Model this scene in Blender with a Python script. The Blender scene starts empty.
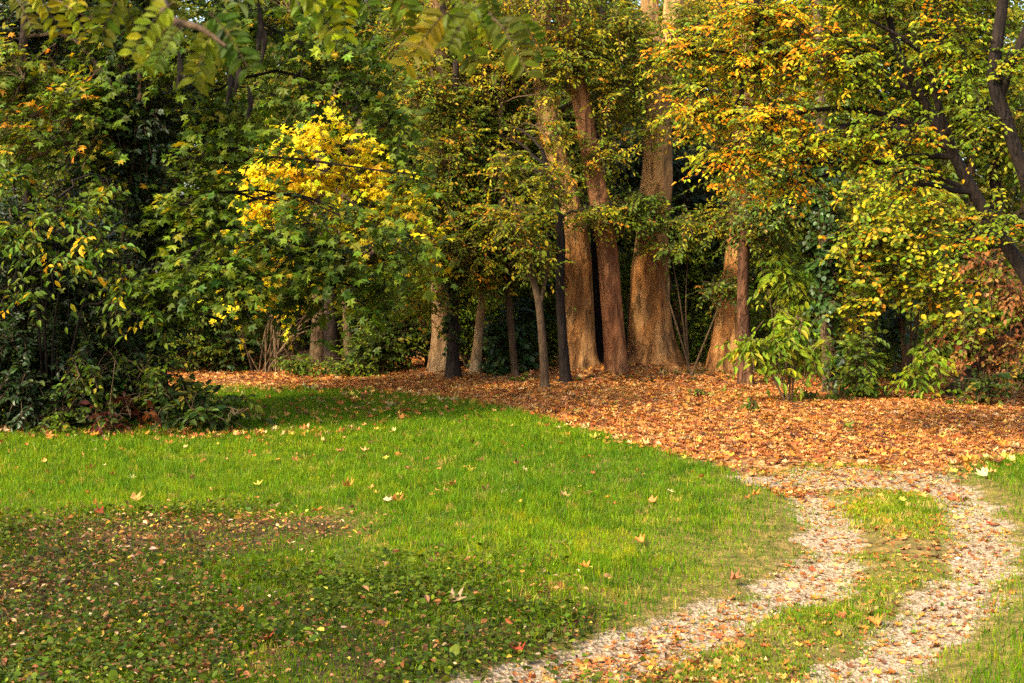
import bpy, math
import numpy as np

rng = np.random.default_rng(7)
R = math.radians
SC = bpy.context.scene
COL = SC.collection

# ------------------------------------------------------------------ survey of the place
EYE = 2.2            # camera height
F = 1500.0           # focal length in photo pixels
HOR = 250.0          # horizon row


def P(px, py, d):
    """point of the place at distance d (metres north of the camera)"""
    return np.array([(px - 512.0) / F * d, d, EYE - (py - HOR) / F * d])


def G(px, py):
    d = F * EYE / (py - HOR)
    return np.array([(px - 512.0) / F * d, d])


def sstep(a, b, x):
    t = np.clip((x - a) / (b - a), 0, 1)
    return t * t * (3 - 2 * t)


def vnoise(x, y, s=1.0, seed=0):
    """cheap smooth noise -1..1"""
    r = np.random.default_rng(1000 + seed)
    out = np.zeros_like(np.asarray(x, float))
    amp = 0
    for k in range(7):
        a = r.uniform(0, 2 * math.pi)
        f = s * r.uniform(0.5, 2.2)
        w = 1.0 / (0.6 + f / s)
        out = out + w * np.sin(f * (math.cos(a) * x + math.sin(a) * y) + r.uniform(0, 6.28))
        amp += w
    return out / amp * 1.8




def GL(px, py, z=.09):
    d = F * (EYE - z) / (py - HOR)
    return ((px - 512.0) / F * d, d)


LAWN = np.array([(-14, 25.0), (-8, 24.4)] + [GL(*p) for p in [(235, 385), (330, 387), (413, 393), (470, 401), (520, 411), (587, 426), (664, 442), (716, 456), (752, 472), (778, 490)]]
                + [(3.2, 13.9), (4.3, 14.8), (5.4, 15.6), (7.5, 17.0), (14, 19.0)])
TR_A = np.array([G(*p) for p in [(700, 452), (765, 468), (802, 490), (826, 520), (830, 550), (806, 582), (745, 606), (680, 632), (600, 658), (515, 694), (430, 735), (300, 810)]])
TR_B = np.array([G(*p) for p in [(790, 452), (870, 464), (924, 478), (956, 500), (977, 530), (981, 560), (964, 592), (928, 626), (890, 656), (826, 702), (770, 745), (640, 830)]])


def cat(pts, n):
    """Catmull-Rom resampling"""
    pts = np.asarray(pts, float)
    p = np.vstack([2 * pts[0] - pts[1], pts, 2 * pts[-1] - pts[-2]])
    m = len(pts) - 1
    t = np.linspace(0, m, n)
    i = np.minimum(t.astype(int), m - 1)
    u = (t - i)[:, None]
    a, b, c, d = p[i], p[i + 1], p[i + 2], p[i + 3]
    return .5 * ((2 * b) + (c - a) * u + (2 * a - 5 * b + 4 * c - d) * u ** 2 + (3 * b - a - 3 * c + d) * u ** 3)


TRA = cat(TR_A, 90)
TRB = cat(TR_B, 90)


def dist_poly(x, y, poly):
    x = np.asarray(x, float); y = np.asarray(y, float)
    out = np.full(x.shape, 1e9)
    for (ax, ay), (bx, by) in zip(poly[:-1], poly[1:]):
        dx, dy = bx - ax, by - ay
        t = np.clip(((x - ax) * dx + (y - ay) * dy) / (dx * dx + dy * dy + 1e-9), 0, 1)
        out = np.minimum(out, np.hypot(x - ax - t * dx, y - ay - t * dy))
    return out


def lawn_y(x):
    return np.interp(x, LAWN[:, 0], LAWN[:, 1])


def zones(x, y):
    """litter, gravel, ivy, bare 0..1"""
    x = np.asarray(x, float); y = np.asarray(y, float)
    n1 = vnoise(x, y, 3.0, 1); n2 = vnoise(x, y, 1.2, 2); n3 = vnoise(x, y, 8.0, 3)
    litter = sstep(-.25, .25, y - lawn_y(x) + .18 * n1 + .1 * n3)
    dA = dist_poly(x, y, TRA[::3]); dB = dist_poly(x, y, TRB[::3])
    d = np.minimum(dA, dB)
    w = .24 + .11 * sstep(9.8, 8.3, y) * sstep(2.0, 1.2, x) + .06 * n1 + .06 * n3 + .05 * vnoise(x, y, 20, 5)
    gravel = 1 - sstep(w - .18, w + .20, d)
    gravel = gravel * (1 - .55 * sstep(.15, .75, vnoise(x, y, 6.0, 4)) * sstep(.05, .2, d))
    # turning patch where both tracks meet the leaf carpet
    patch = np.exp(-(((x - 3.2) / 1.05) ** 2 + ((y - 14.25) / .9) ** 2))
    litter = litter * (1 - .93 * sstep(.3, .7, patch + .15 * n3 + .1 * n1))
    gravel = np.maximum(gravel, sstep(.25, .6, patch + .18 * n3))
    gravel = gravel * (1 - sstep(14.7, 15.9, y + .25 * n1))
    ivy = sstep(11.0, 9.2, y + .6 * n2 + .3 * n1) * sstep(1.0, -.1, x - .35 * (y - 8.5) * 0 + .25 * n1)
    ivy = np.maximum(ivy, sstep(12.8, 11.6, y + .5 * n2) * sstep(-1.6, -2.8, x + .3 * n1))
    bare = np.exp(-(((x + 2.4) / 1.5) ** 2 + ((y - 11.5) / .95) ** 2)) + .85 * np.exp(-(((x + 3.0) / 1.1) ** 2 + ((y - 9.4) / 1.6) ** 2))
    bare = sstep(.3, .8, bare + .15 * n1 + .12 * n3)
    return litter, gravel, ivy, bare


def mid_strip(x, y):
    """inside the vehicle path (between and beside the tracks)"""
    dA = dist_poly(x, y, TRA[::3]); dB = dist_poly(x, y, TRB[::3])
    return sstep(1.75, 1.35, dA + dB) * (y < 15.2)


MOUNDS = [(1.2, 25.6, 1.0, .13), (1.75, 25.2, .6, .07), (2.45, 26.3, 1.1, .15), (3.7, 25.9, .9, .12), (-1.2, 26.0, .7, .09), (-3.4, 27.0, .6, .08), (-4.4, 18.9, 1.0, .08)]


def gz(x, y):
    x = np.asarray(x, float); y = np.asarray(y, float)
    z = .035 * vnoise(x, y, .7, 11) + .012 * vnoise(x, y, 3.0, 12)
    lawn = sstep(.5, -.3, y - lawn_y(x))
    dmin = np.minimum(dist_poly(x, y, TRA[::6]), dist_poly(x, y, TRB[::6]))
    z = z + .04 * lawn * sstep(.3, 1.3, dmin) - .03 * sstep(.45, .1, dmin) * (y < 15.5)
    for mx_, my_, mr, mh in MOUNDS:
        z = z + mh * np.exp(-((x - mx_) ** 2 + (y - my_) ** 2) / mr ** 2)
    return z * sstep(60, 40, np.hypot(x, y))


# ------------------------------------------------------------------ mesh buffer
class MB:
    def __init__(self):
        self.v, self.fi, self.fl, self.c, self.n, self.m = [], [], [], [], 0, []

    def add(self, v, faces, col=None, mat=0):
        """v (n,3); faces: list of index tuples or an int array (m,k)"""
        v = np.asarray(v, np.float32)
        if isinstance(faces, np.ndarray):
            self.fi.append((faces + self.n).ravel())
            self.fl.append(np.full(len(faces), faces.shape[1], np.int32))
            nf = len(faces)
        else:
            self.fi.append(np.array([i + self.n for f in faces for i in f], np.int64))
            self.fl.append(np.array([len(f) for f in faces], np.int32))
            nf = len(faces)
        self.m.append(np.full(nf, mat, np.int32))
        self.v.append(v)
        c = np.ones((len(v), 4), np.float32)
        if col is not None:
            c[:, :3] = col
        self.c.append(c)
        self.n += len(v)

    def build(self, name, mat, parent=None, origin=None, smooth=False):
        v = np.concatenate(self.v) if self.v else np.zeros((0, 3), np.float32)
        if origin is not None:
            v = v - np.asarray(origin, np.float32)
        me = bpy.data.meshes.new(name)
        fi = np.concatenate(self.fi).astype(np.int32); fl = np.concatenate(self.fl)
        me.vertices.add(len(v)); me.vertices.foreach_set('co', v.ravel())
        me.loops.add(len(fi)); me.loops.foreach_set('vertex_index', fi)
        me.polygons.add(len(fl))
        st = np.zeros(len(fl), np.int32); st[1:] = np.cumsum(fl)[:-1]
        me.polygons.foreach_set('loop_start', st)
        try:
            me.polygons.foreach_set('loop_total', fl)
        except Exception:
            pass
        me.update(calc_edges=True)
        a = me.attributes.new('col', 'FLOAT_COLOR', 'POINT')
        a.data.foreach_set('color', np.concatenate(self.c).ravel())
        for m in (mat if isinstance(mat, (list, tuple)) else [mat]):
            me.materials.append(m)
        if isinstance(mat, (list, tuple)) and len(mat) > 1:
            me.polygons.foreach_set('material_index', np.concatenate(self.m))
        me.polygons.foreach_set('use_smooth', np.full(len(fl), smooth))
        o = bpy.data.objects.new(name, me)
        COL.objects.link(o)
        if parent is not None:
            o.parent = parent
        elif origin is not None:
            o.location = [float(q) for q in origin]
        return o


def thing(name, label, cat_, loc, group=None):
    o = bpy.data.objects.new(name, None)
    o.empty_display_size = .2
    COL.objects.link(o)
    o.location = [float(q) for q in loc]
    tag(o, label, cat_, group)
    return o


def tag(o, label=None, cat_=None, group=None, kind=None):
    if label: o['label'] = label
    if cat_: o['category'] = cat_
    if group: o['group'] = group
    if kind: o['kind'] = kind
    return o


def unit(a):
    return a / np.maximum(np.linalg.norm(a, axis=-1, keepdims=True), 1e-9)


def tube(mb, pts, rad, sides=8, lump=0.0, flute=0, seed=0, col=None, cap=True, flare=None):
    pts = np.asarray(pts, float); rad = np.asarray(rad, float)
    n = len(pts)
    tan = unit(np.gradient(pts, axis=0))
    ref = np.array([1., 0, 0]) if abs(tan[0][0]) < .9 else np.array([0, 0, 1.])
    u = unit(ref - tan * (tan @ ref)[:, None])
    w = np.cross(tan, u)
    th = np.linspace(0, 2 * math.pi, sides, endpoint=False)
    r = np.repeat(rad[:, None], sides, 1)
    if lump or flute:
        s = np.concatenate([[0], np.cumsum(np.linalg.norm(np.diff(pts, axis=0), axis=1))])[:, None]
        q = np.random.default_rng(seed)
        ph = q.uniform(0, 6.28, 8)
        t = th[None, :]
        d = (.5 * np.sin(2 * t + ph[0] + .5 * s) + .4 * np.sin(3 * t + ph[1] - .35 * s) + .35 * np.sin(5 * t + ph[2] + .8 * s)
             + .3 * np.sin(4 * t + 2.3 * s + ph[3]) + .25 * np.sin(7 * t - 3.1 * s + ph[4]) + .22 * np.sin(9 * t + 5 * s + ph[5]) + .15 * np.sin(12 * t - 9 * s + ph[6]))
        r = r * (1 + lump * d)
        if flare is not None:
            fl = np.exp(-s / flare[0])
            r = r * (1 + fl * flare[1] * (.55 + .6 * np.clip(np.sin(flute * t + ph[7]), 0, 1) + .25 * np.sin(3 * t + ph[3])))
    v = pts[:, None, :] + r[..., None] * (np.cos(th)[None, :, None] * u[:, None, :] + np.sin(th)[None, :, None] * w[:, None, :])
    i = np.arange(n - 1)[:, None] * sides; j = np.arange(sides)[None, :]; k = (j + 1) % sides
    f = np.stack([i + j, i + k, i + sides + k, i + sides + j], -1).reshape(-1, 4)
    mb.add(v.reshape(-1, 3), f, col)
    if cap:
        mb.add(v[-1], [tuple(range(sides))], col)


def twigs(mb, a, b, droop, r):
    """many thin three-sided twigs at once: a start, b end (n,3), bent by droop"""
    n = len(a)
    if not n: return
    ts = np.array([0, .5, 1.])
    c = a[:, None, :] + (b - a)[:, None, :] * ts[None, :, None]
    c[:, 1, 2] += droop
    d = unit(b - a)
    u = unit(np.cross(d, np.array([.13, .2, 1.0])))
    w = np.cross(d, u)
    th = np.array([0, 2.094, 4.189])
    ring = np.cos(th)[None, :, None] * u[:, None, :] + np.sin(th)[None, :, None] * w[:, None, :]
    rr = np.array([1, .75, .35])
    rad = (np.asarray(r) * np.ones(n))[:, None, None, None] * rr[None, :, None, None]
    v = c[:, :, None, :] + rad * ring[:, None, :, :]
    base = np.arange(n)[:, None] * 9
    q = []
    for s in (0, 1):
        for k in range(3):
            k2 = (k + 1) % 3
            q.append([s * 3 + k, s * 3 + k2, s * 3 + 3 + k2, s * 3 + 3 + k])
    q = np.array(q)
    mb.add(v.reshape(-1, 3), (base[:, None, :] + q[None]).reshape(-1, 4))


# ------------------------------------------------------------------ leaf shapes
def T(v, f):
    return np.array(v, float), f


OVATE = T([(0, 0, 0), (-.5, .3, .1), (-.38, .68, .06), (0, 1, -.14), (.38, .68, .06), (.5, .3, .1)], [[0, 3, 2, 1], [0, 5, 4, 3]])
MAPLE = T([(0, 0, 0), (0, 1, -.16), (-.15, .62, .02), (-.50, .74, .02), (-.27, .38, .06), (-.52, .16, -.02),
           (.15, .62, .02), (.50, .74, .02), (.27, .38, .06), (.52, .16, -.02)],
          [[0, 1, 2, 3, 4, 5], [0, 9, 8, 7, 6, 1]])
ROUND = T([(0, 0, 0), (-.5, .25, .06), (-.48, .65, .04), (0, 1, -.06), (.48, .65, .04), (.5, .25, .06)], [[0, 3, 2, 1], [0, 5, 4, 3]])
# dry curled leaf: three by two folded patches with a ragged outline
DRY = T([(0, 0, .05), (-.45, .18, .22), (-.30, .42, .05), (-.5, .72, .26), (-.14, .66, .04), (0, 1, .22), (.14, .66, .04), (.5, .72, .16), (.30, .42, .03), (.45, .18, .24), (0, .5, -.02)],
        [[0, 10, 2, 1], [10, 4, 3, 2], [10, 5, 4], [10, 6, 5], [10, 8, 7, 6], [0, 9, 8, 10]])


def put(mb, tpl, pos, d, nrm, length, width, col, curl=None):
    """instances of a leaf template as real faces"""
    tv, tf = tpl
    n = len(pos)
    if not n: return
    d = unit(d)
    x = unit(np.cross(d, nrm))
    z = np.cross(x, d)
    L = np.asarray(length) * np.ones(n); W = np.asarray(width) * np.ones(n)
    zz = L if curl is None else L * curl
    v = (pos[:, None, :] + tv[None, :, 0, None] * W[:, None, None] * x[:, None, :] + tv[None, :, 1, None] * L[:, None, None] * d[:, None, :]
         + tv[None, :, 2, None] * zz[:, None, None] * z[:, None, :])
    k = len(tv)
    cc = np.repeat(col, k, axis=0)
    base = np.arange(n)[:, None] * k
    by = {}
    for f in tf: by.setdefault(len(f), []).append(f)
    first = True
    n0 = mb.n
    for sz, fs in by.items():
        fa = (base[:, None, :] + np.array(fs)[None]).reshape(-1, sz)
        if first:
            mb.add(v.reshape(-1, 3), fa, cc); first = False
        else:
            mb.fi.append((fa + n0).ravel()); mb.fl.append(np.full(len(fa), sz, np.int32)); mb.m.append(np.zeros(len(fa), np.int32))


def pick(pal, n, r, coh=None):
    """palette colours; coh = per-item group index sharing a pick most of the time"""
    cols = np.array([p[0] for p in pal], float); w = np.array([p[1] for p in pal], float); w /= w.sum()
    idx = r.choice(len(pal), n, p=w)
    if coh is not None:
        gi = r.choice(len(pal), coh.max() + 1, p=w)
        idx = np.where(r.random(n) < .72, gi[coh], idx)
    c = cols[idx]
    v = np.exp(r.normal(0, .16, (n, 1)))
    t = np.exp(r.normal(0, .10, (n, 3)))
    return np.clip(c * v * t, .002, .9)


# ------------------------------------------------------------------ materials
def newmat(name):
    m = bpy.data.materials.new(name)
    m.use_nodes = True
    nt = m.node_tree
    for n in list(nt.nodes): nt.nodes.remove(n)
    out = nt.nodes.new('ShaderNodeOutputMaterial')
    return m, nt, out


def N(nt, t, **kw):
    n = nt.nodes.new(t)
    for k, v in kw.items():
        if k.startswith('i_'):
            n.inputs[k[2:].replace('_', ' ')].default_value = v
        else:
            setattr(n, k, v)
    return n


def leaf_mat(name, trans=.4, rough=.5, spec=.18, tint=(1.3, 1.15, .5)):
    m, nt, out = newmat(name)
    at = N(nt, 'ShaderNodeAttribute', attribute_name='col')
    geo = N(nt, 'ShaderNodeTexCoord')
    no = N(nt, 'ShaderNodeTexNoise'); no.inputs['Scale'].default_value = 40; no.inputs['Detail'].default_value = 2
    nt.links.new(geo.outputs['Object'], no.inputs['Vector'])
    mp = N(nt, 'ShaderNodeMapRange'); mp.inputs['From Min'].default_value = .3; mp.inputs['From Max'].default_value = .7
    mp.inputs['To Min'].default_value = .75; mp.inputs['To Max'].default_value = 1.25
    nt.links.new(no.outputs['Fac'], mp.inputs['Value'])
    mul = N(nt, 'ShaderNodeVectorMath', operation='SCALE')
    nt.links.new(at.outputs['Color'], mul.inputs[0]); nt.links.new(mp.outputs['Result'], mul.inputs['Scale'])
    p = N(nt, 'ShaderNodeBsdfPrincipled')
    p.inputs['Roughness'].default_value = rough
    p.inputs['Specular IOR Level'].default_value = spec
    nt.links.new(mul.outputs[0], p.inputs['Base Color'])
    tm = N(nt, 'ShaderNodeVectorMath', operation='MULTIPLY'); tm.inputs[1].default_value = tint
    nt.links.new(mul.outputs[0], tm.inputs[0])
    tr = N(nt, 'ShaderNodeBsdfTranslucent')
    nt.links.new(tm.outputs[0], tr.inputs['Color'])
    mx = N(nt, 'ShaderNodeMixShader'); mx.inputs[0].default_value = trans
    nt.links.new(p.outputs[0], mx.inputs[1]); nt.links.new(tr.outputs[0], mx.inputs[2])
    nt.links.new(mx.outputs[0], out.inputs['Surface'])
    return m


def ramp(nt, stops, inter='LINEAR'):
    r = N(nt, 'ShaderNodeValToRGB')
    e = r.color_ramp.elements
    r.color_ramp.interpolation = inter
    while len(e) > 1: e.remove(e[-1])
    e[0].position = stops[0][0]; e[0].color = (*stops[0][1], 1)
    for p, c in stops[1:]:
        q = e.new(p); q.color = (*c, 1)
    return r


def bark_mat(name, base, dark, pale, flake=4.0, groove=.5, patch=1.0, bump=.5, stretch=.16, upper=0.0):
    m, nt, out = newmat(name)
    tc = N(nt, 'ShaderNodeTexCoord')
    mp = N(nt, 'ShaderNodeMapping'); mp.inputs['Scale'].default_value = (1, 1, .45)
    nt.links.new(tc.outputs['Object'], mp.inputs['Vector'])
    wob = N(nt, 'ShaderNodeTexNoise'); wob.inputs['Scale'].default_value = 3; wob.inputs['Detail'].default_value = 4
    nt.links.new(mp.outputs[0], wob.inputs['Vector'])
    sx = N(nt, 'ShaderNodeSeparateXYZ'); nt.links.new(tc.outputs['Object'], sx.inputs[0])
    zr = N(nt, 'ShaderNodeMapRange'); zr.inputs['From Min'].default_value = 1.6; zr.inputs['From Max'].default_value = 5.0; zr.inputs['To Max'].default_value = upper
    nt.links.new(sx.outputs[2], zr.inputs['Value'])
    add = N(nt, 'ShaderNodeVectorMath', operation='ADD')
    sc = N(nt, 'ShaderNodeVectorMath', operation='SCALE'); sc.inputs['Scale'].default_value = .35
    nt.links.new(wob.outputs['Color'], sc.inputs[0])
    nt.links.new(mp.outputs[0], add.inputs[0]); nt.links.new(sc.outputs[0], add.inputs[1])
    vo = N(nt, 'ShaderNodeTexVoronoi', feature='F1'); vo.inputs['Scale'].default_value = flake
    nt.links.new(add.outputs[0], vo.inputs['Vector'])
    r1 = ramp(nt, [(0, dark), (.3, base), (.55, base), (.75, pale), (1, base)])
    sep = N(nt, 'ShaderNodeSeparateColor'); nt.links.new(vo.outputs['Color'], sep.inputs[0])
    nt.links.new(sep.outputs[0], r1.inputs[0])
    no = N(nt, 'ShaderNodeTexNoise'); no.inputs['Scale'].default_value = 1.6; no.inputs['Detail'].default_value = 6; no.inputs['Roughness'].default_value = .65
    nt.links.new(mp.outputs[0], no.inputs['Vector'])
    r2 = ramp(nt, [(.3, dark), (.47, base), (.62, pale), (.8, base)])
    nt.links.new(no.outputs['Fac'], r2.inputs[0])
    mix = N(nt, 'ShaderNodeMix', data_type='RGBA'); mix.inputs[0].default_value = .38 * patch
    nt.links.new(r2.outputs[0], mix.inputs[6]); nt.links.new(r1.outputs[0], mix.inputs[7])
    m3 = N(nt, 'ShaderNodeMapping'); m3.inputs['Scale'].default_value = (1, 1, stretch)
    nt.links.new(tc.outputs['Object'], m3.inputs['Vector'])
    ve = N(nt, 'ShaderNodeTexNoise'); ve.inputs['Scale'].default_value = flake * 2.6; ve.inputs['Detail'].default_value = 5; ve.inputs['Distortion'].default_value = .6
    nt.links.new(m3.outputs[0], ve.inputs['Vector'])
    gr = N(nt, 'ShaderNodeMapRange'); gr.inputs['From Min'].default_value = .36; gr.inputs['From Max'].default_value = .56
    gr.inputs['To Min'].default_value = 1 - groove; gr.inputs['To Max'].default_value = 1.05
    nt.links.new(ve.outputs['Fac'], gr.inputs['Value'])
    fn = N(nt, 'ShaderNodeTexNoise'); fn.inputs['Scale'].default_value = 14; fn.inputs['Detail'].default_value = 5
    nt.links.new(mp.outputs[0], fn.inputs['Vector'])
    fm = N(nt, 'ShaderNodeMapRange'); fm.inputs['To Min'].default_value = .78; fm.inputs['To Max'].default_value = 1.2
    nt.links.new(fn.outputs['Fac'], fm.inputs['Value'])
    m1 = N(nt, 'ShaderNodeMath', operation='MULTIPLY'); nt.links.new(gr.outputs[0], m1.inputs[0]); nt.links.new(fm.outputs[0], m1.inputs[1])
    up = N(nt, 'ShaderNodeMix', data_type='RGBA'); up.inputs[7].default_value = (*pale, 1)
    nt.links.new(zr.outputs[0], up.inputs[0]); nt.links.new(mix.outputs[2], up.inputs[6])
    ml = N(nt, 'ShaderNodeVectorMath', operation='SCALE')
    nt.links.new(up.outputs[2], ml.inputs[0]); nt.links.new(m1.outputs[0], ml.inputs['Scale'])
    p = N(nt, 'ShaderNodeBsdfPrincipled'); p.inputs['Roughness'].default_value = .85; p.inputs['Specular IOR Level'].default_value = .2
    nt.links.new(ml.outputs[0], p.inputs['Base Color'])
    bp = N(nt, 'ShaderNodeBump'); bp.inputs['Strength'].default_value = bump; bp.inputs['Distance'].default_value = .09
    nt.links.new(m1.outputs[0], bp.inputs['Height']); nt.links.new(bp.outputs[0], p.inputs['Normal'])
    nt.links.new(p.outputs[0], out.inputs['Surface'])
    return m


def ground_mat():
    m, nt, out = newmat('woodland_ground')
    tc = N(nt, 'ShaderNodeTexCoord')
    at = N(nt, 'ShaderNodeAttribute', attribute_name='col')
    sp = N(nt, 'ShaderNodeSeparateColor'); nt.links.new(at.outputs['Color'], sp.inputs[0])

    def noise(s, d=4, rg=.6):
        n = N(nt, 'ShaderNodeTexNoise'); n.inputs['Scale'].default_value = s; n.inputs['Detail'].default_value = d; n.inputs['Roughness'].default_value = rg
        nt.links.new(tc.outputs['Object'], n.inputs['Vector']); return n

    def vor(s, feat='F1'):
        n = N(nt, 'ShaderNodeTexVoronoi', feature=feat); n.inputs['Scale'].default_value = s
        nt.links.new(tc.outputs['Object'], n.inputs['Vector']); return n
    # turf soil
    ng = noise(9, 6)
    turf = ramp(nt, [(.3, (.055, .045, .010)), (.5, (.13, .10, .022)), (.7, (.27, .165, .05))]); nt.links.new(ng.outputs['Fac'], turf.inputs[0])
    # leaf carpet
    vl = vor(13); s2 = N(nt, 'ShaderNodeSeparateColor'); nt.links.new(vl.outputs['Color'], s2.inputs[0])
    lit = ramp(nt, [(0, (.07, .03, .012)), (.25, (.17, .065, .018)), (.5, (.26, .12, .035)), (.75, (.33, .17, .06)), (.92, (.42, .28, .13)), (1, (.10, .035, .015))])
    nt.links.new(s2.outputs[0], lit.inputs[0])
    # gravel
    vg = vor(48); s3 = N(nt, 'ShaderNodeSeparateColor'); nt.links.new(vg.outputs['Color'], s3.inputs[0])
    grv = ramp(nt, [(0, (.10, .062, .034)), (.3, (.20, .14, .08)), (.65, (.29, .215, .135)), (1, (.38, .30, .20))])
    nt.links.new(s3.outputs[1], grv.inputs[0])
    # damp soil with leaf crumbs
    vs = vor(30); s4 = N(nt, 'ShaderNodeSeparateColor'); nt.links.new(vs.outputs['Color'], s4.inputs[0])
    soil = ramp(nt, [(0, (.022, .015, .006)), (.5, (.045, .028, .010)), (.8, (.09, .05, .018)), (1, (.14, .09, .03))])
    nt.links.new(s4.outputs[0], soil.inputs[0])

    nb = noise(18, 4, .7)

    def fac(sock, lo=.35, hi=.65):
        a = N(nt, 'ShaderNodeMath', operation='ADD'); nt.links.new(sock, a.inputs[0])
        b = N(nt, 'ShaderNodeMath', operation='MULTIPLY_ADD'); b.inputs[1].default_value = .9; b.inputs[2].default_value = -.45
        nt.links.new(nb.outputs['Fac'], b.inputs[0]); nt.links.new(b.outputs[0], a.inputs[1])
        r = N(nt, 'ShaderNodeMapRange', interpolation_type='SMOOTHSTEP'); r.inputs['From Min'].default_value = lo; r.inputs['From Max'].default_value = hi
        nt.links.new(a.outputs[0], r.inputs['Value']); return r.outputs[0]

    def mix(a, b, f):
        x = N(nt, 'ShaderNodeMix', data_type='RGBA')
        nt.links.new(f, x.inputs[0]); nt.links.new(a, x.inputs[6]); nt.links.new(b, x.inputs[7]); return x.outputs[2]
    c = mix(turf.outputs[0], soil.outputs[0], fac(sp.outputs[2]))
    c = mix(c, grv.outputs[0], fac(sp.outputs[1]))
    c = mix(c, lit.outputs[0], fac(sp.outputs[0]))
    p = N(nt, 'ShaderNodeBsdfPrincipled'); p.inputs['Roughness'].default_value = .9; p.inputs['Specular IOR Level'].default_value = .15
    nt.links.new(c, p.inputs['Base Color'])
    hb = N(nt, 'ShaderNodeMath', operation='ADD'); nt.links.new(vg.outputs['Distance'], hb.inputs[0]); nt.links.new(ng.outputs['Fac'], hb.inputs[1])
    bp = N(nt, 'ShaderNodeBump'); bp.inputs['Strength'].default_value = .7; bp.inputs['Distance'].default_value = .02
    nt.links.new(hb.outputs[0], bp.inputs['Height']); nt.links.new(bp.outputs[0], p.inputs['Normal'])
    nt.links.new(p.outputs[0], out.inputs['Surface'])
    return m


LEAF = leaf_mat('living_leaf', .45)
GLOSSY = leaf_mat('glossy_evergreen_leaf', .18, .4, .25)
GRASS = leaf_mat('grass_blade', .45, .5, .15)
DRYM = leaf_mat('dry_leaf', .15, .7, .2, (1.1, .9, .6))
PLANE = bark_mat('plane_bark', (.36, .155, .042), (.10, .04, .015), (.50, .30, .115), 2.6, .55, 1.7, .9, .3, .65)
PLANE_RED = bark_mat('reddish_plane_bark', (.21, .08, .028), (.065, .026, .012), (.32, .15, .058), 3.2, .5, 1.3, .9, .28, .4)
PALE = bark_mat('pale_plane_bark', (.24, .14, .06), (.10, .05, .022), (.40, .28, .14), 4.0, .35, 1.2, .6, .5)
GREY = bark_mat('grey_bark', (.105, .065, .032), (.045, .027, .014), (.18, .12, .06), 10, .45, .6)
DARK = bark_mat('dark_bark', (.022, .013, .008), (.010, .006, .004), (.045, .028, .016), 12, .5, .6)
BLACK_SHADED = bark_mat('blackish_shaded_bark', (.011, .0065, .004), (.005, .003, .002), (.022, .013, .008), 10, .5, .6)  # dark bark, colour deepened further for the crown's shade on the elm trunks
DUSK = bark_mat('dark_red_bark', (.085, .036, .016), (.03, .014, .008), (.14, .07, .03), 6.0, .5, .8, .8, .3)
TWIG = bark_mat('twig_bark', (.075, .045, .022), (.035, .02, .012), (.13, .085, .045), 20, .3, .5)
STONE = leaf_mat('gravel_stone', 0, .8, .25)
IVYM = leaf_mat('ground_ivy_leaf', .35, .5, .12)
GROUND = ground_mat()

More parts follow.
